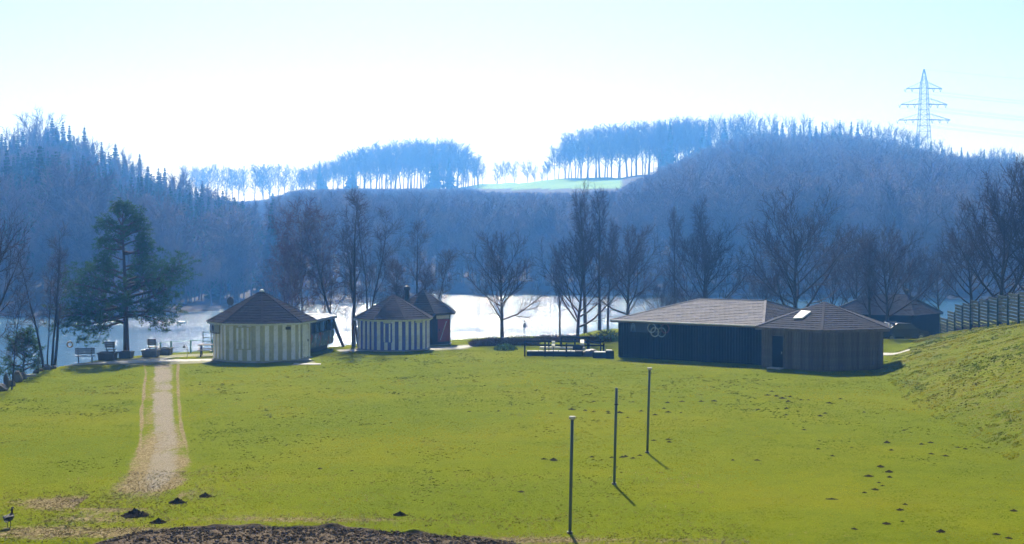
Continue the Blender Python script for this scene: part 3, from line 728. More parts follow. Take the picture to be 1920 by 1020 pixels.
topC = ([1028, 1045, 1065, 1100, 1140, 1200, 1290, 1350, 1400, 1480, 1560, 1600, 1650, 1700, 1725, 1780, 1825, 1850, 1880, 1920, 2000], [300, 272, 258, 240, 235, 233, 224, 222, 216, 222, 228, 230, 236, 250, 264, 274, 283, 272, 278, 287, 300])
x = 1030
while x < 1330:
    for row in range(2):
        ridge('b', rr.randint(0, 2), x + rr.uniform(-4, 4), float(np.interp(x, *topC)) + rr.uniform(-3, 9), float(np.interp(x, *DB)) + rr.uniform(-6, 6) + row * 16, ("bare beech " + ("in front" if row == 0 else "farther back") + " in the wood above the meadow, " + ["at its open left edge", "above the meadow middle", "above the meadow right end", "merging into the dense hill wood"][min(3, int((x - 1030) / 62))]), "bare beeches above the meadow", sx=1.0)
    x += rr.uniform(9, 15)
x = 1225
while x < 1960:
    k = 's' if rr.random() < .45 else 'b'
    ridge(k, rr.randint(0, 2), x, float(np.interp(x, *topC)) + rr.uniform(-7, 9), float(np.interp(x, *DB)) + rr.uniform(-14, 6),
          ("spruce" if k == 's' else "bare tree") + " on the right hill crest, " + ["left of its summit", "just before its summit", "on its rounded summit", "just past its summit", "on the slope towards the pylon", "right below the pylon", "on the saddle right of the pylon", "at the right picture edge"][min(7, int((x - 1225) / 92))], "trees on the right hill crest", sx=.8)
    x += rr.uniform(8, 13)
for x in range(-60, 480, 9):
    xx = x + rr.uniform(-4, 4); yy = float(np.interp(xx, [-60, 0, 50, 100, 150, 200, 262, 300, 350, 400, 440, 480], [246, 252, 240, 240, 252, 282, 302, 322, 332, 350, 366, 382])) + rr.uniform(-2, 14)
    k = 's' if rr.random() < .7 else 'b'
    ridge(k, rr.randint(0, 2), xx, yy, float(np.interp(xx, [-60, 100, 480], [385, 380, 285])) + rr.uniform(-10, 6), ('slim spruce' if k == 's' else 'bare tree') + ' on the left hill skyline, ' + ['at the left picture edge', 'on the summit', 'right of the summit', 'half way down above the tall pine', 'on the lower slope', 'near the foot of the slope'][min(5, max(0, int((xx + 60) / 90)))], 'skyline trees of the left hill', sx=.9)
for x, y, k, d in ((5, 248, 's', 372), (22, 240, 'b', 380), (52, 214, 'b', 392), (78, 208, 'b', 396), (100, 218, 's', 390), (88, 236, 's', 380), (120, 225, 's', 386), (132, 232, 's', 380), (108, 232, 's', 374),
                   (160, 232, 's', 372), (150, 262, 'b', 380), (176, 262, 's', 366), (192, 262, 's', 372), (205, 282, 's', 362), (218, 264, 's', 364), (236, 290, 's', 356), (240, 280, 'b', 362), (263, 284, 's', 352), (250, 300, 's', 348),
                   (278, 306, 's', 346), (298, 312, 's', 342), (310, 310, 's', 340), (325, 326, 's', 336), (340, 316, 'b', 336), (356, 334, 's', 330), (380, 338, 's', 322), (400, 346, 'b', 316), (418, 352, 's', 308), (440, 362, 's', 300), (470, 376, 'b', 280), (455, 368, 's', 290), (35, 252, 's', 376), (66, 246, 's', 380), (140, 250, 's', 372), (-15, 250, 's', 378), (-40, 240, 's', 384)):
    ridge(k, rr.randint(0, 2), x, y, d, (("tall ragged spruce" if k == 's' else "tall bare larch-like tree") + " above the left hill skyline, " + ["at the left picture edge", "on the summit", "on the first drop of the ridge", "above the tall pine", "above the lake bend", "near the foot of the ridge"][min(5, max(0, int((x + 40) / 90)))]), "skyline trees of the left hill", sx=.95 if k == 's' else .8)

# forest mass: points carry variant and scale, geometry nodes set real tree meshes on them
def forest():
    LA = ([-1600, 0, 40, 90, 150, 200, 250, 300, 350, 400, 450, 490, 500, 506], [275, 270, 268, 258, 280, 302, 318, 334, 346, 360, 374, 395, 430, 540])
    LB = ([-1600, 300, 500, 560, 650, 880, 900, 1030, 1165, 1190, 1250, 1330, 1400, 1560, 1650, 1720, 1800, 1870, 1920, 2300, 3600], [388, 380, 372, 352, 350, 350, 355, 356, 352, 336, 306, 268, 242, 242, 252, 274, 288, 288, 300, 330, 380])
    P = []; g = np.random.default_rng(11)
    n = 46000
    px = g.uniform(-700, 2700, n); d = np.sqrt(g.uniform(190 ** 2, 820 ** 2, n))
    ds = np.interp(px, *DS); db = np.interp(px, *DB); z = hz(px, d)
    yc = 430 - (z - 8) * FPX / d
    isA = d < DA + 25
    lim = np.where(isA & (px < 506), np.interp(px, *LA), np.interp(px, *LB))
    H = g.uniform(14, 24, n); hmax = (430 - lim) * d / FPX + 8 - z
    shore_small = (d < ds + 9) | ((d < ds + 24) & (g.random(n) < .6))
    H = np.where(shore_small, g.uniform(4, 13, n), H)
    H = np.minimum(H, hmax * g.uniform(.76, 1.0, n))
    ok = (d > ds + 3) & (d < db + 10) & (H > 5) & ~meadow_mask(px, d) & ~((px > 868) & (px < 1168) & (d > db - 16))
    ok &= ~((px > 535) & (px < 715) & (d < 272))
    # thin to a spacing
    keep = []; cell = {}
    for i in np.nonzero(ok)[0]:
        x = (px[i] - 960) / FPX * d[i]; sp_ = 3.0 if d[i] < ds[i] + 22 else 6.0
        key = (int(x // sp_), int(d[i] // sp_), sp_)
        if key in cell: continue
        cell[key] = 1; keep.append(i)
    keep = np.array(keep); px, d, z, H = px[keep], d[keep], z[keep], H[keep]; x = (px - 960) / FPX * d
    con = vnoise(x / 42 + 7, d / 55 + 2) + .35 * vnoise(x / 9, d / 9)
    con = con + np.where((px < 520) & (d < DA + 20), .15 + .6 * (z > 4), -.9) + np.where((px > 1250) & (d > 560), .5, 0) + np.where(d < 272, -.2, 0) + .35 * ((px > 330) & (px < 420) & (d < 320))
    var = np.where(con > .28, 3 + g.integers(0, 3, len(x)), g.integers(0, 3, len(x)))
    me = bpy.data.meshes.new("forest"); me.vertices.add(len(x))
    me.vertices.foreach_set('co', np.stack([x, d, z - .3], -1).ravel())
    me.attributes.new("variant", 'INT', 'POINT').data.foreach_set('value', var.astype(np.int32))
    sxy = H / 20 * g.uniform(.8, 1.25, len(x)); sxy = np.maximum(sxy, .55)
    me.attributes.new("size", 'FLOAT_VECTOR', 'POINT').data.foreach_set('vector', np.stack([sxy, sxy, H / 20], -1).ravel().astype(np.float32))
    me.attributes.new("turn", 'FLOAT', 'POINT').data.foreach_set('value', g.uniform(0, 6.28, len(x)).astype(np.float32))
    o = link("forest", me); tag(o, "hazy mixed winter forest covering the hill slopes across the lake", "forest", kind='stuff')
    ng = bpy.data.node_groups.new("forest_nodes", 'GeometryNodeTree')
    ng.interface.new_socket("Geometry", in_out='INPUT', socket_type='NodeSocketGeometry'); ng.interface.new_socket("Geometry", in_out='OUTPUT', socket_type='NodeSocketGeometry')
    gi = ng.nodes.new('NodeGroupInput'); go = ng.nodes.new('NodeGroupOutput'); J = ng.nodes.new('GeometryNodeJoinGeometry')
    def named(nm, ty):
        q = ng.nodes.new('GeometryNodeInputNamedAttribute'); q.data_type = ty; q.inputs['Name'].default_value = nm
        return [s for s in q.outputs if s.enabled and s.name == 'Attribute'][0]
    va, sz, tn = named("variant", 'INT'), named("size", 'FLOAT_VECTOR'), named("turn", 'FLOAT')
    cx = ng.nodes.new('ShaderNodeCombineXYZ'); ng.links.new(tn, cx.inputs[2])
    for k, key in enumerate((('b', 0), ('b', 1), ('b', 2), ('s', 0), ('s', 1), ('s', 2))):
        cmp_ = ng.nodes.new('FunctionNodeCompare'); cmp_.data_type = 'INT'; cmp_.operation = 'EQUAL'
        ii = [s for s in cmp_.inputs if s.enabled]; ng.links.new(va, ii[0]); ii[1].default_value = k
        for ob in PROTO[key]:
            oi = ng.nodes.new('GeometryNodeObjectInfo'); oi.transform_space = 'ORIGINAL'; oi.inputs['Object'].default_value = ob; oi.inputs['As Instance'].default_value = True
            ip = ng.nodes.new('GeometryNodeInstanceOnPoints')
            ng.links.new(gi.outputs[0], ip.inputs['Points']); ng.links.new(cmp_.outputs[0], ip.inputs['Selection']); ng.links.new(oi.outputs['Geometry'], ip.inputs['Instance'])
            ng.links.new(cx.outputs[0], ip.inputs['Rotation']); ng.links.new(sz, ip.inputs['Scale']); ng.links.new(ip.outputs[0], J.inputs[0])
    ng.links.new(J.outputs[0], go.inputs[0])
    o.modifiers.new("forest", 'NODES').node_group = ng
    print("forest trees", len(x))
forest()

# ================================================================== BUILDINGS
def paper_mat():
    m, nt, out = mat("paper_sheet"); d = N(nt, "ShaderNodeBsdfDiffuse"); t = N(nt, "ShaderNodeBsdfTranslucent"); mx = N(nt, "ShaderNodeMixShader"); mx.inputs[0].default_value = .5
    d.inputs[0].default_value = (.82, .82, .80, 1); t.inputs[0].default_value = (.82, .82, .80, 1)
    nt.links.new(d.outputs[0], mx.inputs[1]); nt.links.new(t.outputs[0], mx.inputs[2]); nt.links.new(mx.outputs[0], out.inputs[0]); return m
M_SHIN_D = worn("shingle_dark", (.037, .036, .042), .30, 2.5, .95, .0, .5, randper=.2)
M_SHIN_G = worn("shingle_grey", (.235, .225, .232), .30, 1.6, .95, .02, .5)
M_SHIN_S = worn("shingle_slate", (.064, .066, .080), .30, 1.6, .95, .02, .5)
M_SHIN_B = worn("shingle_brown_grey", (.076, .074, .088), .30, 2.2, .95, .0, .5)
M_WHITE = worn("white_paint", (.85, .85, .82), .08, 2.0, .6, .3, .25, randper=.10, dirt=(.40, .40, .34))
M_YEL = worn("yellow_paint", (.52, .50, .30), .14, 2.0, .7, .3, .3, (1, 1, .3), dirt=(.30, .29, .16))
M_BLU = worn("blue_paint", (.12, .15, .50), .18, 2.0, .7, .3, .3, (1, 1, .3), dirt=(.16, .17, .30))
M_CREAM = worn("cream_trim", (.62, .62, .50), .12, 2.0, .6, .3, .2)
M_CONC = worn("concrete", (.46, .44, .40), .2, 4.0, .9, .2, .4, dirt=(.25, .24, .20))
M_DARKW = worn("dark_stained_wood", (.012, .011, .012), .35, 3.0, .9, .05, .5, (1, 1, .15), randper=.35)
M_BROWNW = worn("weathered_wood", (.135, .105, .085), .35, 3.0, .85, .2, .5, (1, 1, .12), randper=.22, dirt=(.07, .055, .05))
M_BRICKD = worn("dark_plaster", (.045, .040, .045), .25, 3.0, .85, .2, .4)
M_RED = worn("red_door_paint", (.24, .035, .032), .25, 4.0, .6, .35, .3)
M_METAL = worn("grey_metal", (.42, .43, .44), .12, 5, .4, .5, .1, metal=.6)
M_GALV = worn("galvanised_green", (.085, .12, .11), .2, 6, .45, .5, .15, metal=.4)
M_DMET = worn("dark_metal", (.05, .05, .055), .2, 6, .5, .5, .1, metal=.3)
M_GREEN = worn("teal_paint", (.03, .20, .17), .2, 6, .5, .4, .1)
M_PAPER = paper_mat()
M_DFEN = worn("fence_plank", (.010, .034, .029), .25, 3, .75, .3, .3, (1, 1, 1), randper=.25)
M_BENCHW = worn("bench_slats", (.15, .12, .11), .25, 6, .6, .35, .3)
M_BENCHB = worn("bench_blue", (.16, .22, .36), .2, 6, .5, .4, .2)
M_STONE = worn("stone_block", (.13, .12, .11), .35, 2.5, .9, .2, .8, randper=.3)
M_LSTONE = worn("pale_stone", (.58, .55, .52), .18, 4, .85, .2, .4, randper=.12)
M_SOIL = worn("mole_soil", (.030, .022, .016), .35, 9, 1.0, .0, 1.0)
def glass_mat():
    m, nt, out = mat("window_glass"); p = principled(nt, out, (.03, .04, .05), .08, .6); return m
M_GLASS = glass_mat()

def shingle_face(B, C, D, A, rows, tab, rnd, mb, thick=.022):
    """tabs of a roof face; B,C eave corners, A above B, D above C"""
    B, C, D, A = map(Vector, (B, C, D, A)); u = (C - B); W = u.length; u.normalize()
    n = u.cross(A - B).normalized()
    if n.z < 0: n = -n
    up = n.cross(u).normalized()
    if up.z < 0: up = -up
    la = ((A - B).dot(u), (A - B).dot(up)); lc = ((D - B).dot(u), (D - B).dot(up)); Ht = la[1]
    L = lambda h: la[0] * h / Ht
    Rr = lambda h: W + (lc[0] - W) * h / Ht
    for i in range(rows):
        h0 = Ht * i / rows - (.03 if i == 0 else 0); h1 = min(Ht * (i + 1.12) / rows, Ht); x = -tab + (i % 2) * tab * .5 + rnd.uniform(-.03, .03)
        l0, r0_, l1, r1 = L(h0), Rr(h0), L(h1), Rr(h1)
        while x < W + tab:
            g = .012; a = x + g; b = x + tab - g; x += tab
            a0, b0 = max(a, l0), min(b, r0_); a1, b1 = max(a, l1), min(b, r1)
            if b0 - a0 < .02: continue
            if b1 < a1: a1 = b1 = min(max((a1 + b1) / 2, min(l1, r1)), max(l1, r1))
            lo = thick + rnd.uniform(0, .016); hi = .006
            P = lambda s, h, e: B + u * s + up * h + n * e
            f0, f1, t1, t0 = P(a0, h0 + rnd.uniform(-.012, .012), lo), P(b0, h0 + rnd.uniform(-.012, .012), lo), P(b1, h1, hi), P(a1, h1, hi)
            mb.face([f0, f1, t1, t0]) if b1 - a1 > .01 else mb.face([f0, f1, t1])
            mb.face([f0, P(a0, h0, 0), P(b0, h0, 0), f1])

def ngon(n, r, rot): return [(r * math.cos(rot + 2 * math.pi * k / n), r * math.sin(rot + 2 * math.pi * k / n)) for k in range(n)]
BOARD_ME = {}
def hut(name, label, px, d, rw, rr_, eave, rise, rot, m_wall, m_board, m_roofs, period, trim, rows, battens=True, n=8):
    """polygonal kiosk: rot = angle of the first corner; local frame at its centre"""
    x = (px - 960) / FPX * d; z0 = gzf(x, d)
    root = empty(name, (x, d, z0), label, "hut"); rnd = random.Random(hash(name) % 99)
    rnd = random.Random(len(name) * 7 + int(px))
    Wp = ngon(n, rw, rot); Rp = ngon(n, rr_, rot)
    mb = MB(); mb.prism(ngon(n, rw + .10, rot), -.35, .06); mb.build("floor_slab", M_CONC, root)
    mb = MB(); mb.prism(Wp, .06, eave - .02); mb.build("wall", m_wall, root)
    if battens:
        key = name + "_board"; bw = period * .48
        q = MB(); q.box((0, 0, 0), (bw, .035, eave - .16)); bm_ = q.mesh("board", m_board)
        for k in range(n):
            a = Vector((*Wp[k], 0)); b = Vector((*Wp[(k + 1) % n], 0)); L = (b - a).length; u = (b - a) / L; nn = Vector((u.y, -u.x, 0))
            cnt = int(round(L / period)); 
            for j in range(cnt):
                c = a + u * (L * (j + .5) / cnt) + nn * .0185
                link("board", bm_, root, (c.x, c.y, (eave - .16) / 2 + .10), (0, 0, math.atan2(u.y, u.x)))
            
    # eave ring (fascia) and soffit
    mb = MB(); Ri = ngon(n, rr_ - .06, rot)
    for k in range(n):
        a, b = Rp[k], Rp[(k + 1) % n]; c, e = Wp[(k + 1) % n], Wp[k]
        mb.face([(*a, eave), (*b, eave), (*b, eave - .13), (*a, eave - .13)])
        mb.face([(*a, eave - .13), (*b, eave - .13), (c[0], c[1], eave - .05), (e[0], e[1], eave - .05)])
    mb.build("fascia", trim, root)
    mb = MB(); apex = Vector((0, 0, eave + rise))
    for k in range(n): mb.face([(*Rp[k], eave + .004), (*Rp[(k + 1) % n], eave + .004), apex])
    roof = mb.build("roof", m_roofs[0], root)
    for mi, mm in enumerate(m_roofs):
        mb = MB()
        for k in range(n):
            if k % len(m_roofs) == mi: shingle_face((*Rp[k], eave), (*Rp[(k + 1) % n], eave), apex, apex, rows, .30, rnd, mb)
        o = mb.build("shingles", mm, roof); tag(o, kind='stuff')
    for k in range(n):
        mb = MB(); a = Vector((*Rp[k], eave + .02)); mb.bar(a, apex + Vector((0, 0, .0)), .11, .045); mb.build("ridge_cap", m_roofs[0], roof)
    return root, Wp, Rp, z0

# yellow striped octagon
Yd = 92.5; Ypx = 490.5
yroot, YW, YR, Yz = hut("striped_hut", "octagonal kiosk striped yellow and white, nearest and largest of the three huts", Ypx, Yd, 2.98, 3.36, 2.36, 1.84, R(-80), M_YEL, M_WHITE, [M_SHIN_D], .56, M_CREAM, 13)
mb = MB(); mb.lathe([(.16, 0), (.14, .08), (.05, .14)], (0, 0, 4.16), 10); mb.build("finial", M_WHITE, yroot)
def on_face(Wp, k, s, z, out=.05):
    a = Vector((*Wp[k], 0)); b = Vector((*Wp[(k + 1) % len(Wp)], 0)); u = (b - a).normalized(); nn = Vector((u.y, -u.x, 0))
    return a.lerp(b, s) + nn * out + Vector((0, 0, z)), math.atan2(u.y, u.x)
# faces: corner 0 points at -80 deg (towards us, a little right)
def panel(root, Wp, k, s, z, w_, h_, m, name, out=.06, th=.05):
    p, a = on_face(Wp, k, s, z, out); mb = MB(); mb.box((0, 0, 0), (w_, th, h_)); return mb.build(name, m, root, p, (0, 0, a))
for s_, nm in ((.46, "shutter"),):
    pn = panel(yroot, YW, 7, s_, 1.45, .98, 1.30, M_YEL, nm, .065, .06)
    pn['label'] = "closed yellow serving hatch with white strips"
    for q in (-.33, 0, .33):
        mb = MB(); mb.box((q, -.042, 0), (.13, .02, 1.26)); mb.build("strip", M_WHITE, pn)
    for q in (-.66, .66):
        mb = MB(); mb.box((0, -.04, q), (1.06, .05, .05)); mb.build("frame_rail", M_YEL, pn)
p, a = on_face(YW, 0, .72, 2.02, .08)
mb = MB(); mb.box((0, 0, 0), (.30, .08, .17)); vg = mb.build("vent", M_DMET, yroot, p, (0, 0, a))
# air conditioner on the left-hand face
p, a = on_face(YW, 6, .38, 1.98, .24)
ac = MB(); ac.box((0, 0, 0), (.78, .30, .50)); ac = ac.build("air_conditioner", M_METAL, yroot, p, (0, 0, a))
mb = MB(); mb.tube([(.13, -.155, 0), (.13, -.17, 0)], .19, 16); mb.build("fan_grille", M_DMET, ac)
mb = MB(); mb.box((-.25, .05, -.30), (.04, .45, .05)); mb.box((.25, .05, -.30), (.04, .45, .05)); mb.build("bracket", M_DMET, ac)
p, a = on_face(YW, 1, .50, 1.16, .07); mb = MB(); mb.box((0, 0, 0), (.95, .05, 1.98)); dr = mb.build("door", M_WHITE, yroot, p, (0, 0, a))
mb = MB(); mb.box((.38, -.05, 0), (.03, .06, .14)); mb.build("handle", M_DMET, dr)
# apron of slabs beside it
p = at(578, 684); mb = MB()
mb.prism([(-.9, -.35), (.75, -.30), (.7, .45), (-.9, .5)], -.04, .035); o = mb.build("paving_slab", M_CONC, None, (p.x, p.y, gzf(p.x, p.y))); tag(o, "pale concrete slab at the right foot of the yellow striped hut", "slab")

# blue striped octagon
broot, BW, BR, Bz = hut("striped_hut", "octagonal kiosk striped blue and white in the middle of the three huts", 738, 99.5, 2.47, 2.73, 2.10, 1.52, R(-70), M_BLU, M_WHITE, [M_SHIN_B], .47, M_CREAM, 12)
pn = panel(broot, BW, 7, .42, 1.22, .66, 1.25, M_BLU, "shutter", .065, .05)
for q in (-.17, .17):
    mb = MB(); mb.box((q, -.035, 0), (.10, .02, 1.2)); mb.build("strip", M_WHITE, pn)
for k, s_, nm in ((7, .42, "sign_board"), (0, .62, "sign_board")):
    panel(broot, BW, k, s_, 1.93 if k == 7 else 1.92, .5, .16, M_CREAM, nm, .07, .04)
# brown hut with red door
droot, DW, DR_, Dz = hut("brown_hut", "small dark walled kiosk with a red door, right behind the blue striped hut", 793.5, 104.3, 2.02, 2.42, 2.22, 1.58, R(-68), M_BRICKD, M_WHITE, [M_SHIN_S], .4, M_BRICKD, 11, battens=False)
pn = panel(droot, DW, 0, .62, 1.02, 1.05, 1.55, M_RED, "door", .04, .05)
mb = MB(); mb.bar((-.35, -.05, -.65), (.22, -.05, .62), .07, .02); mb.build("diagonal_brace", M_WHITE, pn)
mb = MB(); mb.box((-.42, -.05, .05), (.03, .05, .14)); mb.build("handle", M_DMET, pn)
panel(droot, DW, 0, .58, 2.0, 1.18, .34, M_LSTONE, "sign_board", .04, .04)
mb = MB(); mb.lathe([(.17, 0), (.17, .75), (.24, .76), (.24, .95), (.12, 1.05)], (-1.15, .1, 3.0), 12); mb.build("chimney", M_DMET, droot)

# ---- grey painted kiosk between the huts: a rounded caravan-like body with a band of windows
def murals(name):
    m, nt, out = mat(name); v = pos(nt, 'Object', (1.1, 1.1, .9))
    n1 = noise(nt, v, .9, 3, .55, .6); c = ramp(nt, n1, [(.34, (.05, .10, .14)), (.43, (.07, .16, .26)), (.50, (.05, .12, .07)), (.56, (.12, .22, .33)), (.64, (.20, .22, .24))])
    c = mixc(nt, ramp(nt, noise(nt, v, 1.7, 2, .5, .9), [(.60, 0), (.64, 1)]), c, (.30, .045, .03))
    c = mixc(nt, ramp(nt, noise(nt, pos(nt, 'Object', (1, 1.3, .7)), 2.4, 2, .5, .5), [(.61, 0), (.64, 1)]), c, (.5, .55, .62))
    principled(nt, out, c, .45, .4, 0); return m
def kiosk():
    # corner nearest us is hidden by the yellow hut; the seen side runs from (573, 672) to (629, 655)
    A = at(560, 671.5); B = at(630, 652.5); u = (B - A); L = u.length; u.normalize(); ang = math.atan2(u.y, u.x); nn = Vector((-u.y, u.x, 0))
    root = empty("round_kiosk", (*A[:2], gzf(A.x, A.y)), "grey mural-painted pavilion with a band of windows between yellow and blue hut", "kiosk", None, ang)
    W = 2.6; prof = [(.10, .10), (-.02, .55), (-.06, 1.15)]
    def bodypath(off):
        pts = []
        r = .55
        for cx_, cy_, a0 in ((L - r, r, -90), (L - r, W - r, 0), (r, W - r, 90), (r, r, 180)):
            for k in range(6): a = R(a0 + 90 * k / 5); pts.append((cx_ + (r + off) * math.cos(a), cy_ + (r + off) * math.sin(a)))
        return pts
    mb = MB(); rings = [(-.22, .32), (-.06, .40), (.0, .75), (.02, 1.28)]
    for (o0, z0), (o1, z1) in zip(rings, rings[1:]):
        p0, p1 = bodypath(o0), bodypath(o1); n = len(p0)
        for k in range(n): mb.face([(*p0[k], z0), (*p0[(k + 1) % n], z0), (*p1[(k + 1) % n], z1), (*p1[k], z1)], True)
    mb.face([(*q, .32) for q in reversed(bodypath(-.22))]); mb.build("body", murals("mural_paint"), root)
    mb = MB(); mb.prism(bodypath(-.06), 1.26, 1.33); mb.prism(bodypath(.02), 1.96, 2.06); mb.build("window_rail", M_DMET, root)
    glassz = [(-.05, 1.33), (-.02, 1.96)]; P = bodypath(-.04); n = len(P)
    for k in range(8):
        t = .35 + k * (L - .7) / 7
        mb = MB(); mb.box((t, .02, 1.645), (.08, .07, .64)); mb.build("window_post", M_DMET, root)
        mb = MB(); mb.box((t, W - .02, 1.645), (.08, .07, .64)); mb.build("window_post", M_DMET, root)
        if k < 7:
            mb = MB(); mb.box((t + (L - .7) / 14, .03, 1.645), ((L - .7) / 7 - .10, .012, .62)); mb.build("window_pane", M_KGLASS, root)
    mb = MB(); mb.box((L - .04, W / 2, 1.645), (.03, W - 1.2, .62)); mb.build("window_pane", M_KGLASS, root)
    mb = MB(); mb.box((L - .12, .12, 1.645), (.09, .09, .64)); mb.box((L - .12, W - .12, 1.645), (.09, .09, .64)); mb.box((.12, .12, 1.645), (.09, .09, .64)); mb.box((.12, W - .12, 1.645), (.09, .09, .64)); mb.build("corner_post", M_DMET, root)
    mb = MB(); p = bodypath(.22)
    tops = [[(*q, 2.06) for q in p], [(*q, 2.22) for q in bodypath(.20)], [(*q, 2.36) for q in bodypath(-.35)]]
    for a, b in zip(tops, tops[1:]):
        for k in range(len(a)): mb.face([a[k], a[(k + 1) % len(a)], b[(k + 1) % len(a)], b[k]], True)
    mb.face(tops[-1]); mb.face(list(reversed(tops[0]))); mb.build("roof", M_METAL, root)
    mb = MB(); mb.prism(bodypath(-.42), -.1, .33); mb.build("base", M_DMET, root)
def kglass():
    m, nt, out = mat("clear_pane"); g = N(nt, "ShaderNodeBsdfGlossy"); g.inputs['Roughness'].default_value = .05
    t = N(nt, "ShaderNodeBsdfTransparent"); t.inputs[0].default_value = (.75, .8, .82, 1); f = N(nt, "ShaderNodeFresnel"); f.inputs[0].default_value = 1.5; mx = N(nt, "ShaderNodeMixShader")
    nt.links.new(f.outputs[0], mx.inputs[0]); nt.links.new(t.outputs[0], mx.inputs[1]); nt.links.new(g.outputs[0], mx.inputs[2]); nt.links.new(mx.outputs[0], out.inputs[0]); return m
M_KGLASS = kglass()
kiosk()

# ---- the long dark hall with its hexagonal wing
def boards(mb, a, b, z0, z1, wd, out, rnd, skip=None, th=.03):
    a = Vector((a[0], a[1], 0)); b = Vector((b[0], b[1], 0)); L = (b - a).length; u = (b - a) / L; nn = Vector((u.y, -u.x, 0)); n = max(1, int(round(L / wd))); w_ = L / n; lst = []
    for j in range(n):
        s = (j + .5) * w_
        if skip and skip[0] < s < skip[1]: continue
        c = a + u * s + nn * (out + rnd.uniform(0, .012)); lst.append((c, w_, u))
    return lst
def hall():
    e = 2.32; FL = Vector((6.18, 93.6, 0)); FR = Vector((14.75, 87.55, 0)); u = (FR - FL).normalized(); nn = Vector((-u.y, u.x, 0)); L = (FR - FL).length; W = 10.0; rz = math.atan2(u.y, u.x)
    root = empty("wooden_hall", (*FL[:2], 0), "long low timber hall with dark wall, five-ring emblem and grey hipped roof", "hall", None, rz)
    rnd = random.Random(3); i = .38
    mb = MB(); mb.prism([(i, i), (L - .1, i), (L - .1, W - i), (i, W - i)], -.4, e - .03); mb.build("wall", M_DARKW, root)
    q = MB(); q.box((0, 0, 0), (.168, .03, e - .12)); bme = q.mesh("board", M_DARKW)
    for c, w_, uu in boards(None, (i, i), (L - .1, i), 0, 0, .19, .018, rnd): link("board", bme, root, (c.x, c.y, (e - .12) / 2 + .02))
    for c, w_, uu in boards(None, (i, W - i), (i, i), 0, 0, .19, .018, rnd): link("board", bme, root, (c.x, c.y, (e - .12) / 2 + .02), (0, 0, R(90)))
    zr = e + 1.22; rl = Vector((3.7, W / 2, zr)); rrt = Vector((L - 2.25, W / 2, zr))
    c0, c1, c2, c3 = Vector((0, 0, e)), Vector((L, 0, e)), Vector((L, W, e)), Vector((0, W, e))
    mb = MB()
    for f in ((c0, c1, rrt, rl), (c1, c2, rrt), (c2, c3, rl, rrt), (c3, c0, rl)): mb.face([p + Vector((0, 0, .004)) for p in f])
    mb.face([p - Vector((0, 0, .14)) for p in (c3, c2, c1, c0)])
    roof = mb.build("roof", M_SHIN_G, root)
    mb = MB(); shingle_face(c0, c1, rrt, rl, 16, .33, rnd, mb); shingle_face(c3, c0, rl, rl, 16, .33, rnd, mb); shingle_face(c2, c3, rl, rrt, 16, .33, rnd, mb)
    tag(mb.build("shingles", M_SHIN_G, roof), kind='stuff')
    mb = MB(); shingle_face(c1, c2, rrt, rrt, 16, .33, rnd, mb); tag(mb.build("shingles", M_SHIN_S, roof), kind='stuff')
    for a, b in ((c0, rl), (c1, rrt), (c2, rrt), (c3, rl), (rl, rrt)):
        mb = MB(); mb.bar(a + Vector((0, 0, .02)), b + Vector((0, 0, .025)), .14, .05); mb.build("ridge_cap", M_SHIN_G, roof)
    for a, b in ((c0, c1), (c3, c0)):
        mb = MB(); mb.bar(a + Vector((0, 0, -.07)), b + Vector((0, 0, -.07)), .03, .14); mb.build("fascia", M_BROWNW, roof)
    mb = MB(); mb.bar(c0 + Vector((.1, -.05, -.02)), c1 + Vector((-.1, -.05, -.02)), .09, .07); mb.build("gutter", M_METAL, roof)
    # emblem of five rings and the dark notice board
    M = root.matrix_basis.inverted() if False else Matrix.Translation(root.location) @ Matrix.Rotation(rz, 4, 'Z')
    Mi = M.inverted(); wp = M @ Vector((0, i - .03, 0)); wn_ = (M.to_3x3() @ Vector((0, 1, 0)))
    loc = lambda px, py: Mi @ atP(px, py, wp, wn_)
    ringc = [((1222.8, 615), (.50, .54, .60), "pale blue-grey ring"), ((1235.2, 615.5), (.07, .08, .08), "dark ring"), ((1248, 616), (.17, .045, .06), "dull red ring"),
             ((1228.6, 622.5), (.48, .46, .37), "faded yellow ring"), ((1241.4, 623), (.25, .30, .28), "grey-green ring")]
    emb = bpy.data.objects.new("ring_emblem", None); COL.objects.link(emb); emb.parent = root; emb.empty_display_size = .3
    for (px, py), c, lb in ringc:
        p = loc(px, py); mb = MB(); R_ = .275; r_ = .034
        for a in range(28):
            for b in range(6):
                q = []
                for aa, bb in ((a, b), (a + 1, b), (a + 1, b + 1), (a, b + 1)):
                    A_ = aa * 2 * math.pi / 28; B_ = bb * 2 * math.pi / 6; rad = R_ + r_ * math.cos(B_); q.append((rad * math.cos(A_), r_ * .6 * math.sin(B_), rad * math.sin(A_)))
                mb.face(q, True)
        o = mb.build("ring", worn("ring_" + lb.split()[0], c, .1, 5, .5, .4, .1), emb, (p.x, i - .09, p.z)); o['label'] = lb
    a, b = loc(1182, 603.5), loc(1216, 623.5)
    mb = MB(); mb.box(((a.x + b.x) / 2, i - .05, (a.z + b.z) / 2), (b.x - a.x, .04, abs(a.z - b.z))); sb = mb.build("notice_board", worn("board_blue", (.030, .042, .065), .15, 4, .5, .4), root)
    g = loc(1187.5, 613); mb = MB(); t = .045; y = i - .08
    mb.bar((g.x - .13, y, g.z - .27), (g.x - .10, y, g.z + .10), t, .02); mb.bar((g.x + .15, y, g.z - .27), (g.x + .12, y, g.z + .10), t, .02)
    mb.bar((g.x - .10, y, g.z + .10), (g.x - .02, y, g.z + .24), t, .02); mb.bar((g.x + .12, y, g.z + .10), (g.x + .04, y, g.z + .24), t, .02); mb.bar((g.x - .03, y, g.z + .235), (g.x + .05, y, g.z + .235), t, .02)
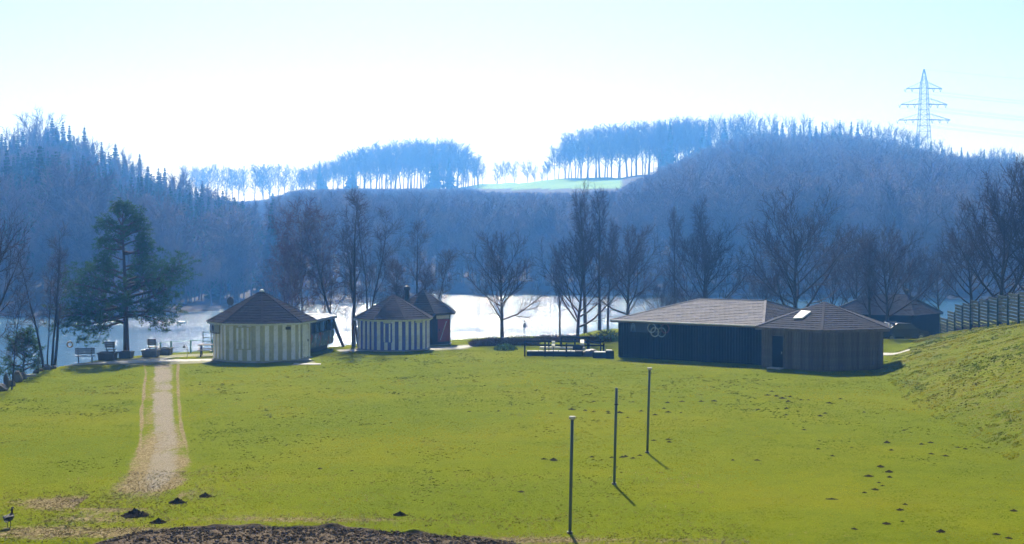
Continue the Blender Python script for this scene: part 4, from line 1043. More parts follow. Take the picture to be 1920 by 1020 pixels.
    mb.bar((g.x - .12, y, g.z - .05), (g.x + .13, y, g.z - .05), t, .02); mb.box((g.x + .01, y, g.z + .08), (.12, .02, .12)); mb.build("logo", worn("logo_pale", (.13, .19, .26), .1, 5, .5, .4), sb)
    for k in range(3):
        mb = MB(); z = g.z + .16 - k * .16; mb.box(((g.x + .3 + b.x - .1) / 2, y + .012, z), (b.x - g.x - .45, .008, .035)); mb.build("text_line", worn("text_faint", (.05, .07, .10), .1, 5), sb)
    # hexagonal wing
    hc = Vector((18.25, 87.75, 0)); hroot = root; H0 = R(258)
    Mh = Mi @ Matrix.Translation(hc)
    hw = [Mh @ Vector((*p, 0)) for p in ngon(6, 3.92, H0)]; hr = [Mh @ Vector((*p, 0)) for p in ngon(6, 4.36, H0)]
    he = 2.33; ap = Mh @ Vector((.12, 0, he + 1.40))
    mb = MB(); mb.prism([p[:2] for p in hw], -.45, he - .03); mb.build("wing_wall", M_BROWNW, root)
    q = MB(); q.box((0, 0, 0), (.150, .03, he - .20)); b2 = q.mesh("board", M_BROWNW)
    q = MB(); q.box((0, 0, 0), (.150, .03, .30)); b3 = q.mesh("board", M_BROWNW)
    for k in range(6):
        a, b = hw[k], hw[(k + 1) % 6]; Lk = (b - a).length; nb = 23
        uu = (b - a) / Lk; out = Vector((uu.y, -uu.x, 0)); an = math.atan2(uu.y, uu.x)
        for j in range(nb):
            s = (j + .5) / nb; c = a.lerp(b, s) + out * (.018 + rnd.uniform(0, .012)); door = k == 5 and .18 < s < .37
            if door: link("board", b3, root, (c.x, c.y, he - .29), (0, 0, an))
            else: link("board", b2, root, (c.x, c.y, (he - .20) / 2 + .05), (0, 0, an))
    a, b = hw[5], hw[0]; uu = (b - a).normalized(); out = Vector((uu.y, -uu.x, 0)); an = math.atan2(uu.y, uu.x); c = a.lerp(b, .275)
    mb = MB(); mb.box((0, 0, 0), (.74, .04, 1.80)); dr = mb.build("door", M_DARKW, root, (c.x + out.x * .03, c.y + out.y * .03, .96), (0, 0, an))
    for sx_ in (-.40, .40):
        mb = MB(); mb.box((sx_, -.01, .02), (.07, .07, 1.88)); mb.build("frame_post", M_BROWNW, dr)
    mb = MB(); mb.box((.28, -.05, -.05), (.03, .06, .13)); mb.build("handle", M_METAL, dr)
    mb = MB(); mb.box((0, -.28, -.93), (.85, .45, .07)); mb.build("doorstep", M_LSTONE, dr)
    mb = MB()
    for k in range(6): mb.face([hr[k] + Vector((0, 0, he + .004)), hr[(k + 1) % 6] + Vector((0, 0, he + .004)), ap])
    mb.face([p + Vector((0, 0, he - .14)) for p in reversed(hr)])
    wr = mb.build("wing_roof", M_SHIN_S, root)
    for k in range(6):
        mb = MB(); A_ = hr[k] + Vector((0, 0, he)); B_ = hr[(k + 1) % 6] + Vector((0, 0, he)); shingle_face(A_, B_, ap, ap, 14, .33, rnd, mb)
        tag(mb.build("shingles", M_SHIN_S, wr), kind='stuff')
        mb = MB(); mb.bar(A_ + Vector((0, 0, .02)), ap, .14, .05); mb.build("ridge_cap", M_SHIN_S, wr)
        mb = MB(); mb.bar(A_ + Vector((0, 0, -.07)), B_ + Vector((0, 0, -.07)), .03, .14); mb.build("fascia", M_BROWNW, wr)
    # skylight on the face between corners 5 and 0
    A_ = hr[5] + Vector((0, 0, he)); B_ = hr[0] + Vector((0, 0, he)); n_ = (B_ - A_).cross(ap - A_).normalized()
    n_ = n_ if n_.z > 0 else -n_
    wA = M @ A_; wn2 = M.to_3x3() @ n_
    sk = [Mi @ atP(px, py, wA, wn2) for px, py in ((1488, 599.5), (1505, 599), (1521, 587), (1503, 585.5))]
    cc = sum(sk, Vector()) / 4; mb = MB()
    mb.raw([p + n_ * .03 for p in sk] + [p + n_ * .12 for p in sk], [(4, 5, 6, 7), (0, 1, 5, 4), (1, 2, 6, 5), (2, 3, 7, 6), (3, 0, 4, 7)]); fr = mb.build("skylight", M_WHITE, wr)
    mb = MB(); mb.face([cc.lerp(p, .82) + n_ * .135 for p in sk]); 
    m, nt, o_ = mat("skylight_dome"); principled(nt, o_, (.75, .77, .80), .12, .8); mb.build("pane", m, fr)
hall()

# ---- far dark building to the right
def far_house():
    z0 = -1.3; e = 2.3; C0 = Vector((32.6, 121.2, 0)); lft = Vector((-6.6, 2.9, 0)); rgt = Vector((3.6, 4.1, 0)); A = C0 + lft; Bv = C0 + rgt; D = A + rgt
    root = empty("far_house", (C0.x, C0.y, z0), "dark single-storey house with hipped slate roof beyond the plank fence", "house"); o = C0
    P = [Vector((0, 0, 0)), rgt, lft + rgt, lft]
    ce = (P[0] + P[2]) / 2; wall = [ce + (p - ce) * .94 for p in P]
    mb = MB(); mb.prism([p[:2] for p in wall], -.5, e - .02); mb.build("wall", M_DARKW, root)
    E = [p + Vector((0, 0, e)) for p in P]; zr = e + 1.55; r1 = rgt * .5 + lft.normalized() * 1.9 + Vector((0, 0, zr)); r2 = rgt * .5 + lft - lft.normalized() * 2.4 + Vector((0, 0, zr)); r1 = r1 + rgt.normalized() * .4
    mb = MB(); mb.face([E[0], r1, r2, E[3]]); mb.face([E[0], E[1], r1]); mb.face([E[1], E[2], r2, r1]); mb.face([E[2], E[3], r2]); mb.face([p - Vector((0, 0, .12)) for p in E]); rf = mb.build("roof", M_SHIN_B, root)
    rnd = random.Random(8); mb = MB(); shingle_face(E[3], E[0], r1, r2, 13, .4, rnd, mb); shingle_face(E[0], E[1], r1, r1, 13, .4, rnd, mb); tag(mb.build("shingles", M_SHIN_B, rf), kind='stuff')
    for a, b in ((E[0], r1), (E[1], r1), (r1, r2), (E[3], r2)):
        mb = MB(); mb.bar(a + Vector((0, 0, .03)), b + Vector((0, 0, .03)), .16, .06); mb.build("ridge_cap", M_SHIN_S, rf)
    mb = MB(); mb.lathe([(.13, 0), (.13, .35), (.2, .38), (.05, .5)], (*r1[:2], zr - .05), 8); mb.build("vent", M_DMET, rf)
    for a, b in ((E[3], E[0]), (E[0], E[1])):
        mb = MB(); mb.bar(a - Vector((0, 0, .06)), b - Vector((0, 0, .06)), .05, .12); mb.build("fascia", M_DARKW, rf)
    for t in (.25, .5, .75):
        c = wall[3].lerp(wall[0], t); uu = (wall[0] - wall[3]).normalized(); mb = MB(); mb.box((0, -.02, 0), (1.0, .05, .9)); wf = mb.build("window", M_BROWNW, root, (c.x, c.y, 1.35), (0, 0, math.atan2(uu.y, uu.x)))
        mb = MB(); mb.box((0, -.05, 0), (.86, .02, .76)); mb.build("pane", M_GLASS, wf)
far_house()

# ================================================================== PYLON
def pylon():
    d = 800.0; px = 1730.0; x = (px - 960) / FPX * d; k = d / FPX
    Z = lambda py: 8 + (430 - py) * k
    zb = Z(300); zt = Z(131); root = empty("power_pylon", (x, d, zb), "tall lattice power pylon with three cross arms on the right hill", "pylon")
    m = worn("pylon_steel", (.30, .32, .34), .1, 1, .6, .4, .1)
    z = lambda py: Z(py) - zb
    half = lambda py: np.interp(py, [131, 158, 166, 196, 225, 265, 300], [.2, 1.6, 1.75, 2.1, 2.45, 3.2, 4.0])
    lv = [300, 285, 271, 258, 247, 236, 225, 216, 206, 196, 187, 177, 166, 158, 145, 131]
    mb = MB()
    for sx in (-1, 1):
        for sy in (-1, 1):
            for a, b in zip(lv, lv[1:]): mb.bar((sx * half(a), sy * half(a), z(a)), (sx * half(b), sy * half(b), z(b)), .26)
    mb.build("corner_leg", m, root)
    mb = MB()
    for a, b in zip(lv, lv[1:]):
        for (p, q) in (((-1, -1), (1, -1)), ((1, -1), (1, 1)), ((1, 1), (-1, 1)), ((-1, 1), (-1, -1))):
            ha, hb = half(a), half(b)
            mb.bar((p[0] * ha, p[1] * ha, z(a)), (q[0] * hb, q[1] * hb, z(b)), .11); mb.bar((q[0] * ha, q[1] * ha, z(a)), (p[0] * hb, p[1] * hb, z(b)), .11)
            mb.bar((p[0] * hb, p[1] * hb, z(b)), (q[0] * hb, q[1] * hb, z(b)), .14)
    mb.build("lattice_brace", m, root)
    ends = []
    for py, hl, hr, ins in ((166.5, 33, 34, (33, 20)), (196, 43, 44, (43, 28, 15)), (225, 47, 50, (47, 32, 18))):
        mb = MB(); zc = z(py); L, Rr = hl * k, hr * k; h = half(py)
        for s, E in ((-1, L), (1, Rr)):
            for sy in (-1, 1):
                mb.bar((s * h, sy * h, zc), (s * E, 0, zc - .3), .3); mb.bar((s * h * .9, sy * h * .9, zc + 3.4), (s * E * .97, 0, zc), .16)
            n = 6
            for i in range(n):
                t0, t1 = i / n, (i + 1) / n
                mb.bar((s * (h + (E - h) * t0), h * (1 - t0), zc), (s * (h + (E - h) * t1), -h * (1 - t1), zc), .12)
                mb.bar((s * (h + (E - h) * t0), 0, zc + 3.4 * (1 - t0)), (s * (h + (E - h) * t1), 0, zc), .10)
        mb.build("cross_arm", m, root)
        for q in ins:
            for s in (-1, 1):
                xx = s * q * k; mb = MB()
                mb.bar((xx, 0, zc - .3), (xx - .6, 0, zc - 2.0), .22); mb.bar((xx - 1.2, 0, zc - .3), (xx - .6, 0, zc - 2.0), .22); mb.build("insulator", m, root)
                ends.append(Vector((x + xx - .6, d, zb + zc - 2.0)))
    # conductors: slack wires running to the next pylons outside the picture
    wt = empty("power_line", (x, d, zb), "thin sagging power wires strung from the pylon across the sky to the right", "power line")
    wm = worn("wire", (.22, .23, .25), .05, 1, .5, .4, .0)
    for e in ends + [Vector((x, d, zt))]:
        mb = MB(); a = e - Vector((x, d, zb)); b = a + Vector((330, -190, -26)); sag = 9; P = []
        for i in range(17):
            t = i / 16; P.append(a.lerp(b, t) - Vector((0, 0, sag * 4 * t * (1 - t))))
        mb.tube(P, .035, 4, False); mb.build("wire", wm, wt)
pylon()

# ================================================================== SHORE THINGS
def place(name, px, py, label, cat, group=None, rz=0.0, dz=0.0, it=6):
    p = on_ground(px, py, it); return empty(name, (p.x, p.y, gzf(p.x, p.y) + dz), label, cat, group, rz)

# volleyball / net poles
for px, py, top, lb, cap in ((1068.5, 1000, 784, "nearest of the three slim steel net poles on the lawn, with bright cap", 1),
                             (1151.5, 908, 727, "middle one of the three slim steel net poles, without a cap", 0), (1213.5, 849, 692, "farthest of the three slim steel net poles on the lawn, with bright cap", 1)):
    p = on_ground(px, py); r = empty("net_pole", (p.x, p.y, gzf(p.x, p.y)), lb, "pole", "three net poles on the lawn")
    T = atY(px + 4.5, top, p.y) - r.location; T.z = T.z * 1.0
    mb = MB(); d_ = Vector((T.x, 0, T.z)); mb.tube([(0, 0, -.2), d_ * .5, d_], .043, 10); mb.build("shaft", M_GALV, r)
    if cap:
        mb = MB(); mb.tube([d_ - Vector((0, 0, .03)), d_ + Vector((0, 0, .05))], .085, 12); mb.build("cap", M_LSTONE, r)
    else:
        mb = MB(); mb.tube([d_ * .83 + Vector((-.06, -.05, 0)), d_ * .83 + Vector((.07, -.05, 0))], .022, 8); mb.build("hook", M_DMET, r)
    mb = MB(); mb.tube([(0, 0, -.06), (0, 0, .05)], .075, 10); mb.build("ground_sleeve", M_DMET, r)

# molehills
mh = []
rg = random.Random(12)
def mound_mesh(seed):
    r = random.Random(seed); mb = MB(); nr, nk = 6, 14; V = []; peak = r.uniform(.36, .5)
    for i in range(nr + 1):
        t = i / nr
        for k in range(nk):
            a = k * 6.283 / nk; rad = t * (.5 + r.uniform(-.07, .07)); z = peak * (1 - t) ** 1.15 * r.uniform(.78, 1.18) + (r.uniform(-.02, .05) if i < nr else -.06)
            V.append((rad * math.cos(a), rad * math.sin(a), z))
    F = [(i * nk + k, i * nk + (k + 1) % nk, (i + 1) * nk + (k + 1) % nk, (i + 1) * nk + k) for i in range(nr) for k in range(nk)]
    mb.raw(V, [tuple(reversed(f)) for f in F]); 
    for _ in range(22):            # clods
        a = r.uniform(0, 6.28); rad = r.uniform(.1, .75); z = max(.0, peak * (1 - rad / .5)) + .01; s = r.uniform(.03, .075)
        c = Vector((rad * math.cos(a), rad * math.sin(a), z)); Mx = Matrix.Rotation(r.uniform(0, 6), 3, 'Z') @ Matrix.Rotation(r.uniform(0, 3), 3, 'X'); mb.box(c, (s, s * r.uniform(.6, 1), s * r.uniform(.5, .9)), ax=Mx)
    return mb.mesh("molehill", M_SOIL)
MM = [mound_mesh(s) for s in (1, 2, 3, 4, 5)]
MH = [  # px, py, width px, label
 (253, 966, 50, "largest heap of dark earth, left of the soil bed near the bottom left corner"), (297, 979, 32, "dark molehill just above the left end of the soil bed"),
 (333, 942, 32, "flat oval dark molehill right of the end of the gravel track"), (385, 930, 26, "dark molehill farthest from the corner of the lower left four"),
 (750, 965, 26, "single small molehill above the middle of the soil bed"), (977, 921, 14, "faint low molehill between the soil bed and the nearest pole"),
 (1038, 862, 20, "dark molehill left of the nearest net pole"), (1020, 860, 12, "tiny crumb of earth beside the molehill left of the nearest pole"), (1110, 856, 10, None), (1147, 857, 9, None), (1167, 856, 14, None), (1173, 855, 11, None), (1187, 858, 11, None), (1200, 853, 10, None),
 (1072, 767, 15, "dark molehill left of the middle pole top"), (1113, 752, 9, None), (1097, 769, 9, None), (1113, 771, 9, None), (1140, 771, 11, None), (1141, 774, 9, None), (1162, 773, 16, "wide molehill just right of the middle net pole"), (1187, 753, 7, None), (1202, 770, 10, None), (1177, 782, 8, None),
 (1252, 754, 11, None), (1279, 752, 12, None), (1315, 752, 11, None), (1339, 751, 12, None), (1245, 765, 9, None), (1253, 772, 12, None), (1277, 773, 8, None), (1228, 777, 11, None), (1226, 825, 10, None), (1253, 823, 11, None), (1255, 828, 11, None),
 (1439, 740, 12, None), (1455, 742, 11, None), (1467, 746, 13, None), (1481, 743, 10, None), (1502, 749, 8, None), (1516, 749, 7, None), (1478, 752, 12, None), (1447, 733, 8, None), (1555, 755, 14, None), (1576, 747, 8, None), (1422, 767, 9, None), (1475, 765, 10, None), (1496, 770, 7, None), (1474, 777, 8, None), (1538, 779, 11, None), (1547, 774, 9, None), (1620, 772, 7, None),
 (1508, 805, 9, None), (1695, 806, 8, None), (1534, 841, 10, None), (1597, 838, 6, None), (1663, 829, 15, None), (1671, 843, 13, None), (1728, 832, 11, None), (1745, 829, 12, None), (1797, 838, 10, None), (1810, 841, 10, None), (1746, 850, 12, None), (1773, 854, 13, None), (1855, 839, 9, None),
 (1420, 862, 12, None), (1374, 862, 8, None), (1561, 854, 10, None), (1651, 874, 18, None), (1667, 884, 18, None), (1629, 892, 18, "darkest molehill of the cluster on the lower right lawn"), (1668, 894, 12, None), (1648, 904, 9, None), (1655, 910, 9, None), (1641, 917, 16, None), (1621, 923, 11, None),
 (1697, 945, 10, None), (1687, 955, 17, None), (1662, 981, 17, None), (1692, 977, 9, None), (1602, 991, 13, None), (1764, 996, 20, "dark molehill second from the right at the bottom edge"), (1868, 1001, 15, None), (1891, 1008, 15, None), (1901, 957, 14, None), (1560, 935, 24, "long low earth streak on the right lawn"),
 (375, 720, 6, None), (417, 719, 7, None), (436, 721, 7, None), (410, 729, 8, None), (423, 747, 5, None), (880, 771, 8, None), (1033, 774, 8, None), (545, 723, 6, None), (600, 878, 10, None), (660, 882, 8, None), (935, 770, 8, None)]
def mh_label(px, py):
    for (x0, y0, x1, y1, s) in ((1100, 845, 1210, 865, "small molehill in the line crossing behind the middle net pole"), (1050, 745, 1215, 790, "small molehill around the upper half of the middle net pole"),
        (1220, 745, 1345, 790, "small molehill in the row right of the farthest net pole"), (1220, 815, 1260, 835, "small molehill right of the foot of the farthest pole"),
        (1400, 730, 1640, 790, "small molehill scattered on the lawn below the hall wing"), (1490, 795, 1620, 865, "lone small molehill in the middle of the right lawn"), (1640, 800, 1870, 860, "small molehill along the foot of the grassy bank"),
        (1360, 855, 1430, 870, "small molehill on the open lawn right of the poles"), (1610, 865, 1680, 925, "molehill in the loose cluster on the lower right lawn"), (1590, 940, 1910, 1015, "molehill near the bottom right corner of the lawn"),
        (360, 700, 620, 750, "tiny crumb of earth on the lawn below the yellow hut"), (590, 870, 670, 890, "tiny molehill on the empty lawn above the soil bed")):
        if x0 <= px <= x1 and y0 <= py <= y1: return s
    return "tiny molehill on the middle of the lawn left of the poles"
for i_, (px, py, wd, lb) in enumerate(MH):
    p = on_ground(px, py + 1); s = wd * p.y / FPX * 1.12; o = bpy.data.objects.new("molehill", MM[i_ % 5]); COL.objects.link(o)
    o.location = (p.x, p.y, gzf(p.x, p.y) + .0); hgt = .30 if wd < 24 else .50
    o.scale = (s, s * rg.uniform(.7, 1.0) * (.45 if wd == 24 else 1), s * hgt * rg.uniform(.9, 1.3) * (.3 if wd == 24 else 1) + .02); o.rotation_euler = (0, 0, rg.uniform(0, 6.28) if wd < 24 else rg.uniform(-.3, .3))
    tag(o, lb or mh_label(px, py), "molehill", "molehills dotted over the lawn")

# dark goose at the lower left
def goose():
    p = on_ground(17, 989); root = empty("goose", (p.x, p.y, gzf(p.x, p.y)), "dark goose standing on the grass in the bottom left corner, neck raised", "bird", None, R(80)); root.scale = (.88, .88, .88)
    md = worn("feather_dark", (.022, .020, .022), .3, 12, .7, .2, .3); mw = worn("feather_white", (.7, .7, .68), .1, 9, .7, .2)
    mb = MB()
    P = [(-.30, 0, .30), (-.22, 0, .29), (-.08, 0, .285), (.06, 0, .30), (.14, 0, .345), (.185, 0, .40), (.19, 0, .46), (.185, 0, .52), (.20, 0, .555), (.235, 0, .565), (.262, 0, .555)]
    rd = [.012, .055, .105, .11, .085, .050, .032, .028, .036, .034, .018]
    mb.tube(P, rd, 12); body = mb.build("body", md, root)
    mb = MB(); mb.tube([(.255, 0, .555), (.31, 0, .54)], [.017, .007], 8); mb.build("bill", worn("bill", (.05, .045, .04), .2, 9), root)
    for s in (-1, 1):
        mb = MB(); mb.tube([(-.27, s * .045, .335), (-.10, s * .098, .325), (.08, s * .092, .33)], [.012, .055, .035], 8); mb.build("wing", md, root)
        mb = MB(); mb.tube([(.225, s * .028, .567), (.225, s * .036, .567)], .007, 6); mb.build("eye", worn("eye_dark", (.01, .01, .01), .0, 3, .2), root)
        mb = MB(); mb.tube([(0, s * .05, .22), (.01, s * .05, .11), (0, s * .05, .015)], [.016, .011, .011], 6); mb.face([(-.02, s * .05, .012), (.07, s * .05 - .035, .008), (.085, s * .05, .008), (.07, s * .05 + .035, .008)]); mb.build("leg", worn("leg_grey", (.04, .038, .035), .1, 5), root)
    mb = MB(); mb.tube([(.205, 0, .528), (.215, 0, .545)], [.0375, .0375], 10); mb.build("cheek_patch", mw, root)
    mb = MB(); mb.tube([(-.25, 0, .25), (-.14, 0, .215)], [.03, .055], 8); mb.build("under_tail", mw, root)
goose()

# benches and planters by the water
def planter(px, py, w_, h_, label, parent_extra=None):
    p = on_ground(px, py); r = empty("planter", (p.x, p.y, gzf(p.x, p.y)), label, "planter", "stone planters on the waterside")
    mb = MB(); h = h_; w2 = w_ / 2
    mb.raw([(-w2 * .9, -.42, -.05), (w2 * .9, -.42, -.05), (w2 * .9, .42, -.05), (-w2 * .9, .42, -.05), (-w2, -.48, h), (w2, -.48, h), (w2, .48, h), (-w2, .48, h)], [(0, 1, 5, 4), (1, 2, 6, 5), (2, 3, 7, 6), (3, 0, 4, 7), (3, 2, 1, 0)])
    mb.build("trough", M_STONE, r)
    mb = MB(); t = .07
    for a, b in (((-w2 - .04, -.49), (w2 + .04, -.49)), ((-w2 - .04, .49), (w2 + .04, .49)), ((-w2, -.46), (-w2, .46)), ((w2, -.46), (w2, .46))): mb.bar((*a, h + .03), (*b, h + .03), t, .08)
    mb.build("rim", M_STONE, r); mb = MB(); mb.face([(-w2 + .03, -.45, h - .04), (w2 - .03, -.45, h - .04), (w2 - .03, .45, h - .04), (-w2 + .03, .45, h - .04)]); mb.build("soil", M_SOIL, r); return r
planter(237, 671, .74, .34, "dark stone planter at the foot of the tall pine")
planter(311, 664.5, .72, .36, "dark stone planter between the green fence posts")
def bench(px, py, label, m_w, m_f, block=False, rz=0.0, w_=1.5, seat=.45):
    p = on_ground(px, py); r = empty("bench", (p.x, p.y, gzf(p.x, p.y)), label, "bench", "benches facing the lake", rz)
    for i in range(3):
        mb = MB(); mb.box((0, -.17 + i * .16, seat), (w_, .13, .04)); mb.build("seat_slat", m_w, r)
    for i in range(3):
        mb = MB(); mb.box((0, -.33 - i * .03, seat + .20 + i * .13), (w_, .03, .11)); mb.build("back_slat", m_w, r)
    for s in (-1, 1):
        mb = MB(); x = s * w_ * .34
        mb.bar((x, 0, -.03), (x, 0, seat - .02), .07); mb.bar((x, -.3, seat - .04), (x, .2, seat - .04), .05); mb.bar((x, -.27, seat - .03), (x, -.40, seat + .55), .05); mb.build("leg", m_f, r)
    return r
# the benches look over the water, so their backs are towards us
bench(160, 680.5, "pale blue bench standing first from the left above the water", M_BENCHB, M_DMET, rz=R(12), w_=1.15, seat=.42)
r1 = planter(202, 674.5, 1.0, .40, "stone planter with a bench back rising behind it, left of the pine")
bench(208, 672.0, "brown slatted bench behind the planter left of the pine", M_BENCHW, M_DMET, rz=R(5), w_=.62, seat=.55)
planter(283, 668.5, .95, .36, "stone planter before the bench right of the pine")
bench(287, 666.5, "brown slatted bench behind the planter right of the pine", M_BENCHW, M_DMET, rz=R(2), w_=.56, seat=.55)

# green wire fence along the shore
def wire_fence(pts, label, hts, m=M_GREEN):
    P = [on_ground(a, b) for a, b in pts]; o0 = P[0]; r = empty("wire_fence", (o0.x, o0.y, gzf(o0.x, o0.y)), label, "fence"); L = []
    for p, h in zip(P, hts):
        q = Vector((p.x, p.y, gzf(p.x, p.y))) - r.location; L.append((q, h)); mb = MB(); mb.tube([q + Vector((0, 0, -.3)), q + Vector((0, 0, h))], .05, 8); mb.build("post", m, r)
    for (a, ha), (b, hb) in zip(L, L[1:]):
        for t in (.96, .5, .1):
            mb = MB(); mb.tube([a + Vector((0, 0, ha * t)), (a + b) / 2 + Vector((0, 0, (ha + hb) / 2 * t - .02)), b + Vector((0, 0, hb * t))], .014 if t > .9 else .007, 5); mb.build("wire", m, r)
    return r
wire_fence([(275, 664), (301, 664.5), (321, 663.5), (358, 661), (398, 659)], "thin teal wire fence on posts between the pine and the yellow hut", [.75, .80, .82, .82, .82])
wire_fence([(72, 700), (104, 688), (116, 685.5), (141, 681)], "dark wire fence on posts left of the blue bench", [.9, .8, 1.35, .9], M_GALV)
def lamp_post():
    r = place("lamp_post", 126, 682, "thin pole with small cross bar rising by the left wire fence", "pole"); mb = MB(); mb.tube([(0, 0, -.2), (0, 0, 1.95)], .03, 8); mb.build("shaft", M_METAL, r)
    mb = MB(); mb.bar((-.11, 0, 1.80), (.11, 0, 1.80), .05); mb.build("cross_bar", M_METAL, r); mb = MB(); mb.lathe([(.07, 0), (.07, .1), (.02, .14)], (0, 0, 1.93), 10); mb.build("lamp_head", M_DMET, r)
    r = empty("life_ring", at(131.5, 682) + Vector((0, 0, 1.15)), "white and red life ring hanging on the fence by the thin pole", "life ring"); mb = MB()
    for a in range(24):
        for b in range(8):
            q = []
            for aa, bb in ((a, b), (a + 1, b), (a + 1, b + 1), (a, b + 1)):
                A_ = aa * 6.28318 / 24; B_ = bb * 6.28318 / 8; rad = .16 + .05 * math.cos(B_); q.append((rad * math.cos(A_), .05 * math.sin(B_), rad * math.sin(A_)))
            mb.face(q, True)
    mb.build("ring", M_WHITE, r)
    for a in (45, 135, 225, 315):
        mb = MB(); c = (.16 * math.cos(R(a)), 0, .16 * math.sin(R(a))); mb.box(c, (.06, .12, .12), ax=Matrix.Rotation(R(-a), 3, 'Y')); mb.build("band", M_RED, r)
    # the pole-mounted path lamp
    r = place("path_lamp", 351, 670.5, "small dark lamp shade on a thin bent pole on the path islet", "lamp"); mb = MB(); mb.tube([(0, 0, -.1), (0, 0, .62), (-.05, 0, .70), (-.13, 0, .71)], .02, 8); mb.build("pole", M_METAL, r)
    mb = MB(); mb.lathe([(.13, 0), (.09, .07), (.025, .17)], (-.16, 0, .62), 12); mb.build("lamp_shade", M_DMET, r)
lamp_post()
# round board on a forked pole behind the yellow hut
def round_board():
    d = 99.0; p = atY(432, 565, d); r = empty("round_sign", (p.x, d, gzf(p.x, d)), "dark round disc on a forked pole showing above the left of the yellow hut roof", "sign"); h = p.z - r.location.z
    mb = MB(); mb.tube([(0, -.03, h), (0, .03, h)], .25, 24); q = mb.build("disc", M_DMET, r); q.scale = (.9, 1, 1.15); q.location = (0, 0, -h * .15)
    for s in (-1, 1):
        mb = MB(); mb.tube([(0, .05, 0), (0, .05, h - .9), (s * .10, .05, h - .55), (s * .10, .05, h + .02)], .025, 6); mb.build("pole", M_DMET, r)
round_board()
# picnic table, railing and box left of the yellow hut
def picnic():
    r = place("picnic_table", 394, 668, "dark wooden picnic table half hidden left of the yellow hut", "table", rz=R(8))
    for i in range(4):
        mb = MB(); mb.box((0, -.27 + i * .18, .74), (1.5, .16, .04)); mb.build("table_plank", M_BROWNW, r)
    for s in (-1, 1):
        for i in range(2):
            mb = MB(); mb.box((0, s * (.62 + i * .15), .44), (1.5, .13, .04)); mb.build("bench_plank", M_BROWNW, r)
    for s in (-1, 1):
        mb = MB(); x = s * .55
        mb.bar((x, -.75, 0), (x, -.25, .72), .07); mb.bar((x, .75, 0), (x, .25, .72), .07); mb.bar((x, -.78, .40), (x, .78, .40), .05, .08); mb.build("leg_frame", M_DARKW, r)
    p = on_ground(369, 661); r = empty("railing", (p.x, p.y + 2.0, gzf(p.x, p.y)), "grey two-rail landing stage railing behind the picnic table", "railing")
    for x in (0, .55, 1.1, 1.6):
        mb = MB(); mb.tube([(x, 0, -.6), (x, 0, 1.22)], .025, 6); mb.build("post", M_METAL, r)
    for z in (.55, .85, 1.2):
        mb = MB(); mb.tube([(0, 0, z), (1.6, 0, z)], .022, 6); mb.build("rail", M_METAL, r)
    r = empty("control_box", (r.location.x + .82, r.location.y + .3, r.location.z), "grey box on a post beside the landing railing", "box"); mb = MB(); mb.box((0, 0, 1.4), (.42, .3, .42)); mb.build("case", M_METAL, r)
    mb = MB(); mb.box((0, -.02, 1.63), (.48, .38, .04)); mb.build("lid", M_LSTONE, r); mb = MB(); mb.tube([(0, 0, -.5), (0, 0, 1.2)], .05, 8); mb.build("post", M_DMET, r)
picnic()
# raft and buoy
def floats():
    p = at(340, 605, WZ + .07); r = empty("raft", p, "small white raft floating on the blue water right of the pine", "raft"); mb = MB(); mb.box((0, 0, .10), (.95, 1.5, .10)); mb.build("deck", M_WHITE, r)
    for s in (-1, 1):
        mb = MB(); mb.tube([(s * .33, -.7, 0), (s * .33, .7, 0)], .12, 10); mb.build("float", M_METAL, r)
    p = at(984, 613, WZ); r = empty("buoy", p, "small dark buoy with a thin top mark on the glittering water", "buoy"); mb = MB(); mb.lathe([(.16, -.2), (.24, .0), (.22, .35), (.12, .45), (.12, .50), (.14, .52)], (0, 0, 0), 14); mb.build("float", M_DMET, r)
    mb = MB(); mb.tube([(0, 0, .5), (0, 0, .95)], .02, 6); mb.build("mast", M_DMET, r); mb = MB(); mb.lathe([(.02, 0), (.13, .06), (.02, .22)], (0, 0, .68), 10); mb.build("top_mark", M_DMET, r)
floats()
# stones and stumps along the left bank
rs = random.Random(4)
def boulder(seed):
    r = random.Random(seed); mb = MB(); V = []; nr, nk = 5, 8
    for i in range(nr):
        for k in range(nk):
            th = math.pi * (i + .5) / nr; a = k * 6.283 / nk; q = r.uniform(.8, 1.15); V.append((q * math.sin(th) * math.cos(a), q * math.sin(th) * math.sin(a), q * .8 * math.cos(th)))
    F = [(i * nk + k, (i + 1) * nk + k, (i + 1) * nk + (k + 1) % nk, i * nk + (k + 1) % nk) for i in range(nr - 1) for k in range(nk)] + [tuple(range(nk)), tuple(reversed(range((nr - 1) * nk, nr * nk)))]
    mb.raw(V, F); return mb.mesh("boulder", M_STONE)
BM = [boulder(s) for s in (1, 2, 3)]
for px, py, s, hh, lb in ((3, 733, .30, .35, "dark boulder at the very left edge of the bank"), (12, 729, .16, .75, "dark upright stump in the left corner of the bank"), (21, 724, .26, .3, "low dark boulder right of the upright stump"), (33, 716, .28, .55, "tallest pointed boulder below the young pine"),
                          (42, 711, .26, .35, "rounded boulder right of the pointed one"), (66, 700, .14, .18, "small dark stone beside the concrete kerb block"), (76, 696, .16, .16, "small dark stone before the slender tree"), (88, 693, .22, .30, "dark stone at the foot of the slender four-stemmed tree"), (100, 691, .22, .18, "flat dark stone right of the slender tree")):
    p = on_ground(px, py, 3); o = link("boulder", BM[rs.randint(0, 2)], None, (p.x, p.y, gzf(p.x, p.y) + hh * .25), (0, 0, rs.uniform(0, 6)), (s, s, hh)); tag(o, lb, "boulder", "dark stones along the left bank")
p = on_ground(53, 706, 3); mb = MB(); mb.prism([(-.38, -.16), (.38, -.16), (.38, .16), (-.38, .16)], -.3, .12); o = mb.build("kerb_block", M_CONC, None, (p.x, p.y, gzf(p.x, p.y)), (0, 0, R(18))); tag(o, "pale concrete kerb block among the dark stones on the left bank", "block")

